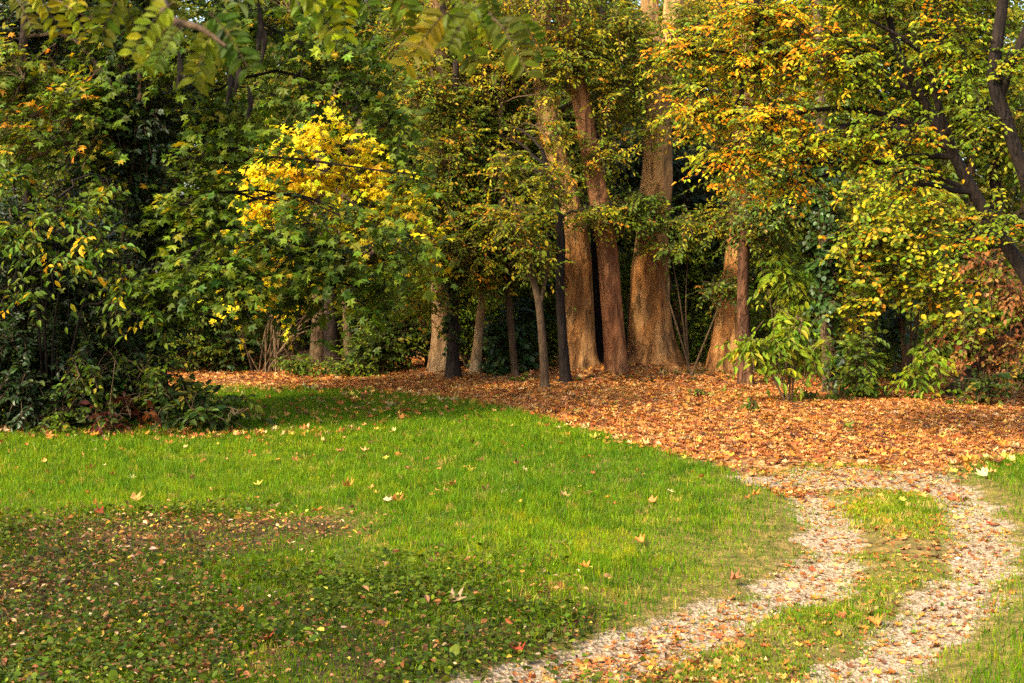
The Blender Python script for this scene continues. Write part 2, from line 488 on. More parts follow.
# ------------------------------------------------------------------ species
gA, gB, gC = (.075, .120, .008), (.115, .160, .009), (.045, .078, .007)
SP = {
 'green_maple': dict(t=MAPLE, L=.108, w=1.05, m=9, s=.55, droop=.30, pal=[(gA, 5), (gB, 4), (gC, 3), ((.20, .20, .01), .7), ((.45, .30, .01), .25)]),
 'tipped_maple': dict(t=MAPLE, L=.09, w=1.05, m=9, s=.5, droop=.2, pal=[(gA, 4), ((.12, .17, .012), 4), ((.28, .24, .012), 1.8), ((.48, .22, .015), .9)]),
 'yellow_maple': dict(t=MAPLE, L=.105, w=1.0, m=9, s=.5, droop=.3, pal=[((.66, .53, .010), 5), ((.60, .45, .010), 3), ((.46, .47, .012), 3), ((.58, .32, .01), .4)]),
 'gap_lit_green': dict(t=OVATE, L=.075, w=.6, m=13, s=.5, droop=.3, pal=[((.18, .26, .012), 4), ((.13, .20, .010), 4), ((.25, .29, .014), 2), ((.08, .13, .008), 2)]),  # undergrowth green with its colour brightened to offset deep shade in the gaps
 'green_elm': dict(t=OVATE, L=.052, w=.55, m=17, s=.5, droop=.28, flat=1, pal=[((.17, .23, .008), 5), ((.11, .17, .007), 4), ((.30, .31, .010), 3), ((.56, .36, .010), 1.2), ((.62, .24, .008), .8)]),
 'lime_maple': dict(t=MAPLE, L=.10, w=1.0, m=9, s=.5, droop=.3, pal=[((.22, .26, .010), 4), ((.36, .36, .010), 3), ((.13, .18, .008), 3), ((.55, .42, .01), 2)]),
 'drooping': dict(t=OVATE, L=.098, w=.42, m=13, s=.55, droop=.5, pal=[((.085, .150, .016), 5), ((.13, .18, .018), 4), (gA, 2), ((.34, .28, .012), 1.3), ((.55, .34, .01), .8)]),
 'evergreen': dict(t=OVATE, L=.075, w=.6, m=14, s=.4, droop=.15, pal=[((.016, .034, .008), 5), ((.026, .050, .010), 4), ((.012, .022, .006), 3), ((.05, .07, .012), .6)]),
 'fine_green': dict(t=OVATE, L=.068, w=.48, m=15, s=.5, droop=.35, pal=[(gA, 4), (gC, 4), (gB, 3), ((.14, .16, .012), 2), ((.34, .27, .015), .9), ((.30, .13, .02), .4)]),
 'fine_yellow': dict(t=OVATE, L=.066, w=.5, m=15, s=.5, droop=.3, pal=[(gB, 3), ((.17, .19, .012), 4), ((.36, .29, .012), 3), (gA, 2), ((.42, .20, .014), .8)]),
 'understory': dict(t=OVATE, L=.075, w=.6, m=13, s=.5, droop=.3, pal=[(gA, 5), (gC, 4), ((.03, .055, .008), 2), (gB, 3), ((.22, .2, .015), .8)]),
 'orange_elm': dict(t=OVATE, L=.052, w=.55, m=17, s=.5, droop=.28, flat=1, pal=[((.64, .25, .008), 3.6), ((.62, .37, .010), 3.4), ((.42, .37, .012), 4), ((.22, .26, .010), 6.5), ((.12, .17, .008), 4.5)]),
 'yellow_hazel': dict(t=ROUND, L=.075, w=.75, m=10, s=.5, droop=.25, pal=[((.13, .19, .012), 4), ((.25, .26, .012), 4), ((.42, .33, .012), 3), (gA, 3), ((.46, .22, .012), .8)]),
 'bright_walnut': dict(t=OVATE, L=.125, w=.38, m=13, s=.55, droop=.5, pal=[((.17, .24, .014), 5), ((.24, .28, .014), 3), ((.10, .17, .012), 3)]),
 'russet': dict(t=OVATE, L=.08, w=.6, m=12, s=.5, droop=.4, pal=[((.17, .055, .016), 5), ((.24, .095, .025), 3), ((.10, .035, .012), 3), ((.28, .16, .04), 1.5), ((.12, .12, .012), 2)]),
 'ivy': dict(t=ROUND, L=.075, w=.85, m=12, s=.35, droop=.5, pal=[((.018, .042, .008), 5), ((.030, .060, .010), 4), ((.045, .085, .012), 2.5)]),
 'crimson': dict(t=OVATE, L=.10, w=.6, m=9, s=.35, droop=.3, pal=[((.075, .014, .008), 4), ((.045, .012, .007), 3), ((.13, .04, .012), 1.5), ((.04, .06, .01), 3)]),
 'low_dark': dict(t=OVATE, L=.10, w=.55, m=11, s=.42, droop=.25, pal=[((.025, .050, .008), 5), ((.045, .08, .01), 4), ((.10, .12, .012), 1), ((.25, .17, .02), .4)]),
 'nettle': dict(t=OVATE, L=.08, w=.55, m=9, s=.25, droop=.3, pal=[(gA, 4), (gB, 4), (gC, 3), ((.2, .24, .02), 1)]),
 'high_plane': dict(t=MAPLE, L=.24, w=1.1, m=9, s=.9, droop=.3, pal=[(gA, 4), ((.14, .15, .012), 3), ((.35, .24, .015), 2)]),
 'far': dict(t=OVATE, L=.11, w=.6, m=13, s=.8, droop=.3, pal=[((.13, .18, .010), 4), ((.10, .15, .010), 3), (gA, 2), ((.22, .23, .012), 2), ((.36, .29, .02), .9)]),
}


def spray_set(sp, lobes, r):
    """lobes: (centre(3), radii(3), cover) -> leaves and twig lines"""
    A, B, DR, POS, DIR, NRM, COH, LOB = [], [], [], [], [], [], [], []
    k0 = 0
    for li, (c, rad, cov) in enumerate(lobes):
        c = np.asarray(c); rad = np.asarray(rad)
        la = .55 * sp['L'] ** 2 * sp['w'] * .62
        n = max(3, int(cov * math.pi * rad[0] * rad[2] / la / sp['m']))
        q = unit(r.normal(0, 1, (n, 3))) * (r.random((n, 1)) ** .42)
        p = c + q * rad * (1 + .22 * r.normal(0, 1, (n, 1)))
        o = unit(q * np.array([1, 1, .55]) + r.normal(0, .38, (n, 3)) + np.array([0, 0, .12]))
        if sp.get('flat'):
            o[:, 2] *= .5; o = unit(o)
            lay = c[2] + np.round((p[:, 2] - c[2]) / .3) * .3 + r.normal(0, .09, n)
            p[:, 2] = .55 * p[:, 2] + .45 * lay
        L = sp['s'] * np.exp(r.normal(0, .22, n))
        a = p - o * (L * .6)[:, None]
        dr = sp['droop'] * L * r.uniform(.6, 1.4, n)
        b = a + o * L[:, None]; b[:, 2] -= dr
        A.append(a); B.append(b); DR.append(dr); LOB.append(np.full(n, li))
        m = sp['m']
        t = np.linspace(.18, 1, m)[None, :] + r.normal(0, .03, (n, m))
        pos = a[:, None, :] + o[:, None, :] * (L[:, None] * t)[..., None]
        pos[..., 2] -= dr[:, None] * t ** 2
        tan = o[:, None, :] * L[:, None, None] * np.ones((1, m, 1)); tan[..., 2] -= 2 * dr[:, None] * t
        tan = unit(tan)
        side = unit(np.cross(tan, np.array([0, 0, 1.0])))
        sg = np.where(np.arange(m) % 2 == 0, 1, -1)[None, :, None]
        ang = np.where(np.arange(m) == m - 1, .15, .95)[None, :, None] + r.normal(0, .2, (n, m, 1))
        d = tan * np.cos(ang) + side * sg * np.sin(ang) + r.normal(0, .18, (n, m, 3))
        d[..., 2] -= sp['droop'] * .7
        nr = np.array([-.28, -.42, .86]) + r.normal(0, .38, (n, m, 3))
        # petiole
        pos = pos + side * sg * .25 * sp['L']
        POS.append(pos.reshape(-1, 3)); DIR.append(d.reshape(-1, 3)); NRM.append(nr.reshape(-1, 3))
        COH.append(np.repeat(np.arange(n) + k0, m)); k0 += n
    cc = np.concatenate
    return cc(A), cc(B), cc(DR), cc(POS), cc(DIR), cc(NRM), cc(COH), cc(LOB)


def crown(root, org, sp, lobes, r, path, name='crown', limbs=True, limb_r=.03, mat=LEAF, bark=TWIG, limb_from=.35):
    sp = SP[sp] if isinstance(sp, str) else sp
    A, B, DR, POS, DIR, NRM, COH, LOB = spray_set(sp, lobes, r)
    n = len(POS)
    keep = r.random(n) > .06
    L = sp['L'] * np.exp(r.normal(0, .2, n))
    col = pick(sp['pal'], n, r, COH)
    mb = MB()
    put(mb, sp['t'], POS[keep], DIR[keep], NRM[keep], L[keep], (L * sp['w'])[keep], col[keep])
    o = mb.build(name, mat, root, org)
    if not limbs: return o
    path = np.asarray(path)
    for li, (c, rad, cov) in enumerate(lobes):
        b = MB()
        c = np.asarray(c)
        # leave the stem below the lobe
        low = path[:, 2] < c[2] - .15 * np.abs(path[:, 2] - c[2])
        cand = path[low] if low.sum() > 2 else path
        hd = np.linalg.norm((cand - c) * np.array([1, 1, 1.0]), axis=1)
        s = cand[np.argmin(hd + .0)]
        mid = (s + c) / 2 + np.array([0, 0, .12 * np.linalg.norm(c - s)]) + r.normal(0, .06, 3) * np.linalg.norm(c - s)
        pts = cat([s, mid, c], 9)
        pts[1:-1] += r.normal(0, .02, (7, 3))
        rr = np.linspace(limb_r * 1.3, limb_r * .5, 9)
        tube(b, pts, rr, 6)
        me = np.where(LOB == li)[0]
        if len(me):
            # secondary branches to a few spray heads, then the twigs
            k = max(3, min(9, len(me) // 8))
            hub = A[r.choice(me, min(k, len(me)), replace=False)]
            root_pt = pts[r.integers(4, 9, len(hub))]
            twigs(b, root_pt, hub, .05, limb_r * .42)
            hubs = np.vstack([hub, pts[5:]])
            dd = np.linalg.norm(A[me][:, None, :] - hubs[None], axis=2)
            near = hubs[dd.argmin(1)]
            far = dd.min(1)
            j = far < 1.2
            twigs(b, near[j], A[me][j], .03, .0055)
            twigs(b, A[me], B[me], DR[me] * .25, .0045)
        b.build('limb', bark, root, org)
    return o


def lobe(px, py, d, rx, ry, rd, cov=2.4):
    k = d / F
    return (P(px, py, d), np.array([rx * k, rd, ry * k]), cov)


def stem(root, org, pts, rad, mat, name='trunk', sides=14, lump=.05, flute=4, flare=(.25, .5), seed=0, n=40, wob=.0):
    q = np.random.default_rng(seed + 50)
    c = cat(pts, n); rr = np.interp(np.linspace(0, 1, n), np.linspace(0, 1, len(rad)), rad)
    if wob:
        w = np.cumsum(q.normal(0, wob, (n, 3)), axis=0); w -= np.linspace(0, 1, n)[:, None] * w[-1]; w[:, 2] = 0
        c = c + w
    mb = MB()
    tube(mb, c, rr, sides, lump, flute, seed, None, True, flare)
    mb.build(name, mat, root, org, smooth=True)
    return c


def base_pt(px, py):
    g = G(px, py)
    return np.array([g[0], g[1], float(gz(g[0], g[1]))])


def seen_pt(px, py):
    z = 0.0
    for _ in range(6):
        d = F * (EYE - z) / (py - HOR)
        x = (px - 512.0) / F * d
        z = .5 * z + .5 * float(gz(x, d))
    return np.array([x, d, float(gz(x, d))])


def tree(name, label, cat_, base, trunk, radp, mat, species=None, lobes=(), group=None, seed=0, leafmat=LEAF, limb_r=.03, flare=(.25, .5), lump=.05, sides=14,
         n=40, wob=0.0, extra=(), bark=TWIG, limbs=True):
    """base/trunk in survey coordinates (column, row), radii in pixels at that distance"""
    r = np.random.default_rng(100 + seed)
    b = base_pt(*base)
    d = b[1]
    root = thing(name, label, cat_, b, group)
    pts = [b - np.array([0, 0, .08])] + [P(t[0], t[1], t[2] if len(t) > 2 else d) for t in trunk]
    c = stem(root, b, pts, np.array(radp) * d / F, mat, seed=seed, flare=flare, lump=lump, sides=sides, n=n, wob=wob)
    path = c
    for e in extra:      # further stems of the same tree
        ep = [P(t[0], t[1], t[2] if len(t) > 2 else d) for t in e[0]]
        c2 = stem(root, b, ep, np.array(e[1]) * d / F, e[2] if len(e) > 2 else mat, name='stem', seed=seed + 3, flare=None, lump=lump, sides=max(8, sides - 4), n=26, wob=wob)
        path = np.vstack([path, c2])
    if isinstance(species, dict): lobes = species
    if lobes:
        if isinstance(species, str): lobes = {species: list(lobes)}
        if 'orange_elm' in lobes:      # greener towards its own trunk, orange at the outer sprays
            al = lobes.pop('orange_elm')
            far_ = [l for l in al if l[0][0] / l[0][1] * F + 512 < 840]
            lobes = {'orange_elm': far_, 'green_elm': [l for l in al if l[0][0] / l[0][1] * F + 512 >= 840]}
        for sp, ls in lobes.items():
            crown(root, b, sp, ls, r, path, limb_r=limb_r, mat=leafmat, bark=bark, limbs=limbs, name='ivy' if sp == 'ivy' else 'crown')
    return root


def shrub(name, label, cat_, base, species, lobes, group=None, seed=0, leafmat=LEAF, nst=5, spread=.25, hgt=None, bark=TWIG, sr=.012):
    """several stems from one stool, each reaching into the foliage"""
    r = np.random.default_rng(300 + seed)
    b = base_pt(*base)
    root = thing(name, label, cat_, b, group)
    top = max(l[0][2] for l in lobes)
    paths = []
    for k in range(nst):
        tgt = lobes[k % len(lobes)][0] + r.normal(0, .25, 3) * lobes[k % len(lobes)][1]
        s = b + np.array([r.normal(0, spread * .3), r.normal(0, spread * .3), -.05])
        mid = (s + tgt) / 2 + np.array([r.normal(0, .06), r.normal(0, .06), .1])
        c = cat([s, mid, tgt], 14)
        mb = MB(); tube(mb, c, np.linspace(sr * 1.4, sr * .4, 14), 6)
        mb.build('stem', bark, root, b)
        paths.append(c)
    sps = species if isinstance(species, (list, tuple)) else [species]
    for sp in sps:
        crown(root, b, sp, lobes, r, np.vstack(paths), limb_r=sr, mat=leafmat, bark=bark, name='foliage')
    return root


# ================================================================== SETTING
# ground: one sheet, fine where the camera sees it, out to the horizon
def axis(lo, hi, step, out, k=1.35):
    a = list(np.arange(lo, hi + step / 2, step)); s = step
    while a[-1] < out: s *= k; a.append(a[-1] + s)
    s = step
    while a[0] > -out: s *= k; a.insert(0, a[0] - s)
    return np.array(a)


gx = axis(-11, 11, .08, 400); gy = axis(5, 30, .08, 400)
X, Y = np.meshgrid(gx, gy)
lit, grv, ivz, bare = zones(X, Y)
ms = mid_strip(X, Y)
soil_ = np.clip(np.maximum(ivz * .8, bare) + .35 * ms, 0, 1)
Z = gz(X, Y)
nx, ny = len(gx), len(gy)
i = (np.arange(ny - 1)[:, None] * nx + np.arange(nx - 1)[None, :])
f = np.stack([i, i + 1, i + nx + 1, i + nx], -1).reshape(-1, 4)
mb = MB()
mb.add(np.stack([X, Y, Z], -1).reshape(-1, 3), f, np.stack([lit, grv, soil_], -1).reshape(-1, 3))
g = mb.build('ground', GROUND, smooth=True); tag(g, 'lawn and woodland floor under the fallen leaves', kind='structure')

# the vehicle path: a strip with two gravel wheel tracks, lying just above the ground
nS, nT = 420, 60
ca = cat(TR_A, nS); cb = cat(TR_B, nS)
mb = MB()
s = np.linspace(-.38, 1.38, nT)
PX = ca[:, None, 0] * (1 - s) + cb[:, None, 0] * s; PY = ca[:, None, 1] * (1 - s) + cb[:, None, 1] * s
edge = (.06 * vnoise(PX, PY, 5, 21) + .03 * vnoise(PX, PY, 14, 22)) * (np.abs(s - .5) / .88) ** 4
PX = PX + edge; PY = PY + edge
l2, g2, iv2, b2 = zones(PX, PY)
m2 = mid_strip(PX, PY)
i = (np.arange(nS - 1)[:, None] * nT + np.arange(nT - 1)[None, :])
f = np.stack([i, i + nT, i + nT + 1, i + 1], -1).reshape(-1, 4)
mb.add(np.stack([PX, PY, gz(PX, PY) + .006], -1).reshape(-1, 3), f, np.stack([l2, g2, np.clip(.35 * m2 + .5 * iv2, 0, 1)], -1).reshape(-1, 3))
o = mb.build('path', GROUND, smooth=True); tag(o, 'curving vehicle path with two pale gravel wheel tracks', kind='structure')


# ------------------------------------------------------------------ scattered stuff
def scatter(n, y0, y1, r, marg=2.8, pw=1.0):
    """points seen from the clearing, evenly spread per square metre (pw>1 favours near)"""
    out = []
    need = n
    yy = y0 + (y1 - y0) * r.random(n * 3) ** pw
    half = .345 * yy + marg
    keep = r.random(len(yy)) < half / half.max() if pw == 1.0 else np.ones(len(yy), bool)
    yy = yy[keep][:n]; half = half[keep][:n]
    return (r.random(len(yy)) * 2 - 1) * half, yy


def blades(name, n, y0, y1, dens, hgt, wid, pal, seed, label, pw=1.0):
    r = np.random.default_rng(seed)
    x, y = scatter(n, y0, y1, r, pw=pw)
    k = r.random(len(x)) < dens(x, y)
    x, y = x[k], y[k]
    n = len(x)
    h = hgt(x, y) * np.exp(r.normal(0, .28, n)); w = wid * (1 + .035 * y) * np.exp(r.normal(0, .25, n))
    a = r.uniform(0, 6.283, n)
    dx, dy = np.cos(a), np.sin(a)
    lean = h * np.abs(r.normal(.25, .3, n))
    z = gz(x, y) - .004
    b = r.uniform(0, 6.283, n)
    lx, ly = np.cos(b) * lean, np.sin(b) * lean
    v = np.empty((n, 5, 3), np.float32)
    v[:, 0] = np.stack([x - dx * w / 2, y - dy * w / 2, z], 1)
    v[:, 1] = np.stack([x + dx * w / 2, y + dy * w / 2, z], 1)
    v[:, 2] = np.stack([x - dx * w * .4 + lx * .35, y - dy * w * .4 + ly * .35, z + h * .6], 1)
    v[:, 3] = np.stack([x + dx * w * .4 + lx * .35, y + dy * w * .4 + ly * .35, z + h * .6], 1)
    v[:, 4] = np.stack([x + lx, y + ly, z + h], 1)
    base = np.arange(n)[:, None] * 5
    coh = (np.floor(x * 9).astype(int) * 97 + np.floor(y * 9).astype(int)) % 4001
    tone = vnoise(x, y, 1.1, seed + 300) + .7 * vnoise(x, y, 3.3, seed + 301)
    c1 = pick(pal, n, r, coh)
    c1[:, 0] *= np.exp(.22 * tone); c1[:, 1] *= np.exp(.12 * tone)
    col = np.repeat(np.clip(c1, .001, .9), 5, axis=0)
    mb = MB()
    mb.add(v.reshape(-1, 3), (base[:, None, :] + np.array([[0, 1, 3, 2]])[None]).reshape(-1, 4), col)
    mb.fi.append((base + np.array([[2, 3, 4]])).ravel()); mb.fl.append(np.full(n, 3, np.int32)); mb.m.append(np.zeros(n, np.int32))
    o = mb.build(name, GRASS)
    return tag(o, label, kind='stuff')


def d_lawn(x, y):
    l, g_, iv, ba = zones(x, y)
    ms = mid_strip(x, y)
    d = (1 - l) * (1 - g_) * (1 - .4 * iv) * (1 - .8 * ba) * (1 - ms)
    dmin = np.minimum(dist_poly(x, y, TRA[::3]), dist_poly(x, y, TRB[::3]))
    thin = sstep(.35, 1.1, dmin)
    return d * (.25 + .75 * thin)


GP = [((.096, .192, .003), 5), ((.138, .225, .003), 4), ((.050, .120, .002), 3.6), ((.20, .24, .006), 1.1), ((.36, .29, .06), .4)]
blades('grass', 1049600, 6.2, 24.5, d_lawn, lambda x, y: .046 + .018 * vnoise(x, y, 2.2, 31) + .010 * vnoise(x, y, 6, 32) + .010 * (y > 12), .0036, GP, 41, 'bright green mown lawn grass with fallen leaves on it', pw=1.25)
blades('lawn_grass', 204800, 16.0, 25.5, d_lawn, lambda x, y: .055 + .015 * vnoise(x, y, 2.2, 31), .005, GP, 44, 'green grass at the tree shaded back of the lawn')
blades('path_grass', 768000, 6.2, 15.2, lambda x, y: np.maximum(mid_strip(x, y) * (1 - .90 * zones(x, y)[1]) * sstep(-.8, .2, vnoise(x, y, 3.2, 33) + .3 * vnoise(x, y, 9, 34)) * .85, 0),
       lambda x, y: .029 + .012 * vnoise(x, y, 2.5, 35), .0045, [((.15, .235, .006), 5), ((.22, .26, .010), 3), ((.09, .16, .006), 2.4), ((.38, .31, .08), 1.2)], 42,
       'thin short grass growing between the gravel wheel tracks')
blades('litter_grass', 90000, 14.5, 27, lambda x, y: zones(x, y)[0] * sstep(.62, 1.1, vnoise(x, y, 1.3, 36) + .4 * vnoise(x, y, 5, 37)) * .8, lambda x, y: .05 + 0 * x, .005, GP, 43,
       'sparse tufts of green grass poking through the leaf carpet')


def flat_leaves(name, tpl, n, y0, y1, dens, Lr, wr, pal, seed, label, mat=DRYM, lift=(.004, .03), tilt=.35, curl=(.3, 1.6), pw=1.0, upz=0.0, marg=2.8):
    r = np.random.default_rng(seed)
    x, y = scatter(n, y0, y1, r, marg=marg, pw=pw)
    k = r.random(len(x)) < dens(x, y)
    x, y = x[k], y[k]; n = len(x)
    a = r.uniform(0, 6.283, n)
    d = np.stack([np.cos(a), np.sin(a), r.normal(0, tilt * .5, n)], 1)
    nr = np.array([0, 0, 1.0]) + r.normal(0, tilt, (n, 3))
    L = r.uniform(*Lr, n) * np.exp(r.normal(0, .25, n))
    pos = np.stack([x, y, gz(x, y) + r.uniform(*lift, n)], 1) - d * L[:, None] * .5
    mb = MB()
    put(mb, tpl, pos, d, nr, L, L * wr * r.uniform(.75, 1.15, n), pick(pal, n, r), r.uniform(*curl, n))
    o = mb.build(name, mat)
    return tag(o, label, kind='stuff')


LP = [((.36, .130, .026), 5), ((.43, .205, .058), 4.4), ((.24, .072, .018), 4), ((.47, .29, .11), 1.8), ((.44, .18, .02), 2), ((.10, .038, .015), 2.6), ((.46, .32, .05), .6)]
flat_leaves('leaf_litter', DRY, 364000, 13.2, 30, lambda x, y: zones(x, y)[0] * np.clip(.62 + .42 * vnoise(x, y, 1.3, 51) + .2 * vnoise(x, y, 4, 52), .08, 1), (.03, .078), .95, LP, 61, 'carpet of orange and brown fallen leaves under the trees', tilt=.26, lift=(.004, .04))
flat_leaves('path_leaf_litter', DRY, 110500, 6.2, 15.5, lambda x, y: np.clip(mid_strip(x, y) * (.26 + .7 * sstep(9.6, 7.8, y) * sstep(1.7, .6, x) + .25 * sstep(12.5, 15, y)), 0, 1), (.018, .055), .9, LP, 62,
            'small brown leaves strewn over the gravel path', lift=(.004, .015))
flat_leaves('lawn_leaf_litter', DRY, 78000, 12.4, 24.5, lambda x, y: np.clip((1 - zones(x, y)[0]) * (.010 + np.clip(.11 + .15 * vnoise(x, y, 1.6, 58), .01, 1) * sstep(17.6, 19.4, y) * sstep(.9, -1.6, x) + .28 * np.exp(-((y - 17.6) / .5) ** 2) * sstep(-1.0, -2.5, x) + (1 - zones(x, y)[1]) * (1 - mid_strip(x, y)) * .55 * sstep(1.1, .0, lawn_y(x) - y + .25 * vnoise(x, y, 2.0, 59)) ** 2), 0, 1), (.035, .095), .95,
            LP[:6] + [((.50, .38, .05), 3), ((.48, .36, .15), 2)], 63, 'yellow and brown leaves lying thickly on the shaded back of the lawn', lift=(.02, .058), tilt=.45, curl=(.5, 2.2))
flat_leaves('ivy_leaf_litter', OVATE, 104000, 6.2, 13.2, lambda x, y: np.clip(np.maximum(zones(x, y)[2] * np.clip(.16 + .24 * vnoise(x, y, 1.7, 55) + .3 * sstep(-1.0, -2.4, x), .02, 1), zones(x, y)[3] * np.clip(.6 + .5 * vnoise(x, y, 3.5, 60), .05, 1)), 0, 1), (.014, .042), .6,
            [((.34, .20, .02), 1), ((.44, .36, .04), .8), ((.20, .075, .018), 4), ((.095, .04, .013), 5), ((.26, .13, .045), 4), ((.42, .29, .15), .9)], 64, 'small yellow and brown leaves caught in the ground ivy', lift=(.03, .075), tilt=.5)
flat_leaves('ground_ivy', ROUND, 299000, 6.2, 13.4, lambda x, y: zones(x, y)[2] * (1 - .72 * zones(x, y)[3]) * (1 - .95 * zones(x, y)[1]) * np.clip(.62 + .6 * vnoise(x, y, 4.5, 57) + .3 * vnoise(x, y, 1.5, 56), .03, 1), (.017, .036), .9,
            [((.058, .088, .005), 5), ((.085, .125, .006), 4), ((.034, .052, .004), 3.4), ((.14, .17, .008), 1.2)], 65, 'low dark green ground ivy covering the near corner of the lawn', mat=IVYM, lift=(.005, .085), tilt=.5, curl=(.2, 1.3))
flat_leaves('clover', ROUND, 30000, 7.0, 14.5, lambda x, y: np.clip(mid_strip(x, y) * (1 - zones(x, y)[1]) * .16 + .10 * (1 - zones(x, y)[0]) * (1 - zones(x, y)[2]) * (x > -1) * (y < 11), 0, 1), (.014, .026), .95,
            [((.07, .14, .012), 4), ((.13, .20, .015), 3)], 66, 'tiny clover leaves in the thin grass beside the wheel tracks', mat=LEAF, lift=(.01, .04))

r = np.random.default_rng(70)
x, y = scatter(900, 13.5, 28, r); k = r.random(len(x)) < zones(x, y)[0]; x, y = x[k], y[k]
a = r.uniform(0, 6.28, len(x)); L = np.exp(r.normal(-1.4, .5, len(x)))
z = gz(x, y) + .03
mb = MB()
p0 = np.stack([x, y, z], 1); p1 = np.stack([x + np.cos(a) * L, y + np.sin(a) * L, gz(x + np.cos(a) * L, y + np.sin(a) * L) + r.uniform(.01, .07, len(x))], 1)
twigs(mb, p0, p1, .012, np.exp(r.normal(-5.2, .35, len(x))))
o = mb.build('twig_litter', TWIG); tag(o, 'thin fallen twigs lying among the leaves under the trees', kind='stuff')

# gravel stones
r = np.random.default_rng(71)
x, y = scatter(220000, 6.2, 15.8, r)
k = r.random(len(x)) < zones(x, y)[1] * np.clip(.5 + .5 * vnoise(x, y, 4, 72), .05, 1)
x, y = x[k], y[k]; n = len(x)
oct_v = np.array([(1, 0, 0), (0, 1, 0), (-1, 0, 0), (0, -1, 0), (0, 0, 1), (.7, .7, .45), (-.7, .6, .5), (-.6, -.7, .4), (.6, -.7, .5)])
oct_f = np.array([[0, 5, 4], [5, 1, 4], [1, 6, 4], [6, 2, 4], [2, 7, 4], [7, 3, 4], [3, 8, 4], [8, 0, 4], [0, 1, 5], [1, 2, 6], [2, 3, 7], [3, 0, 8]])
sz = np.exp(r.normal(math.log(.0045), .55, n))
a = r.uniform(0, 6.28, n)
vv = oct_v[None] * (1 + r.normal(0, .2, (n, 9, 1))) * (sz[:, None] * np.stack([np.ones(n), r.uniform(.6, 1, n), r.uniform(.45, .8, n)], 1))[:, None, :]
ca_, sa_ = np.cos(a)[:, None], np.sin(a)[:, None]
vx = vv[..., 0] * ca_ - vv[..., 1] * sa_ + x[:, None]; vy = vv[..., 0] * sa_ + vv[..., 1] * ca_ + y[:, None]
vz = vv[..., 2] + (gz(x, y) + .004)[:, None]
mb = MB()
mb.add(np.stack([vx, vy, vz], -1).reshape(-1, 3), ((np.arange(n) * 9)[:, None, None] + oct_f[None]).reshape(-1, 3),
       np.repeat(pick([((.33, .25, .150), 5), ((.43, .35, .235), 2.6), ((.21, .15, .085), 3), ((.25, .145, .08), 2.6), ((.09, .065, .045), 1.4)], n, r), 9, axis=0))
o = mb.build('gravel', STONE); tag(o, 'pale gravel stones in the two wheel tracks', kind='stuff')


# ================================================================== TREES AND SHRUBS
# ---- the dark thicket at the edge of the lawn
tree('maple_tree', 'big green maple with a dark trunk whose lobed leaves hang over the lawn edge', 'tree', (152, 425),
     [(150, 330), (146, 200), (152, 90), (148, -40), (150, -180)], [17, 14, 13, 11, 9, 6], BLACK_SHADED,
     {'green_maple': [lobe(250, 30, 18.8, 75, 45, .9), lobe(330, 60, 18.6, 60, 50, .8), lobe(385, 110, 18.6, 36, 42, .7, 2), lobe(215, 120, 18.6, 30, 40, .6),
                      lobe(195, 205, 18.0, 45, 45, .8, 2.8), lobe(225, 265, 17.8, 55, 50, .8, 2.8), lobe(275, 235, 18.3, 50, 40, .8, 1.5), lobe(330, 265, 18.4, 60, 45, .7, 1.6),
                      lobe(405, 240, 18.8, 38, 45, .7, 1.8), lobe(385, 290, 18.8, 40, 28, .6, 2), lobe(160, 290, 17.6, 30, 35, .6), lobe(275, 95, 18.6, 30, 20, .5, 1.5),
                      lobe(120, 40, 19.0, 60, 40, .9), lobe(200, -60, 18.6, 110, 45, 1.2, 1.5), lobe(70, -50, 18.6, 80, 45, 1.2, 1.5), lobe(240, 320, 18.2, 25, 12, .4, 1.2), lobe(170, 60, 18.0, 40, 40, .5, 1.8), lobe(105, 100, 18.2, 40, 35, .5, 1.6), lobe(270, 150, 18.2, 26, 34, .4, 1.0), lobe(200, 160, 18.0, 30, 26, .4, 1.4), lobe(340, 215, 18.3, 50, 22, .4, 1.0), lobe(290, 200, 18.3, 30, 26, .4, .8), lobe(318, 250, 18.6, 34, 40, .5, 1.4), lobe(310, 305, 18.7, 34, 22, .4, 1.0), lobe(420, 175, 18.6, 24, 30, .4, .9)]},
     seed=1, limb_r=.019, bark=BLACK_SHADED, flare=(.3, .5))
tree('maple_tree', 'slim maple with orange tipped pale leaves standing deepest in the thicket corner', 'tree', (22, 428),
     [(20, 330), (28, 200), (22, 90), (30, -60)], [8, 7, 6, 5, 3], DARK,
     {'tipped_maple': [lobe(25, 75, 18.2, 45, 40, .8), lobe(75, 105, 18.0, 40, 35, .7), lobe(20, 140, 17.8, 40, 30, .6), lobe(90, 150, 17.9, 25, 20, .5), lobe(-40, 60, 18, 50, 60, .8, 1.5)]}, seed=2)
shrub('walnut_sapling', 'young tree with long drooping yellow green leaves in front of the dark evergreen', 'tree', (45, 432), 'drooping',
      [lobe(20, 175, 17.3, 32, 16, .4, 1.6), lobe(70, 200, 17.2, 34, 14, .4, 1.6), lobe(25, 225, 17.1, 34, 16, .4, 1.6), lobe(95, 235, 17.1, 34, 15, .4, 1.7), lobe(60, 258, 17.1, 30, 12, .35, 1.5), lobe(125, 275, 17.2, 26, 14, .35, 1.5),
       lobe(15, 285, 17.1, 26, 12, .35, 1.2), lobe(-30, 230, 17.2, 40, 50, .6, 1.4), lobe(110, 180, 17.6, 26, 12, .35, 1.2), lobe(150, 305, 17.3, 20, 12, .3, 1.3)],
      seed=3, nst=5, sr=.014, bark=BLACK_SHADED)
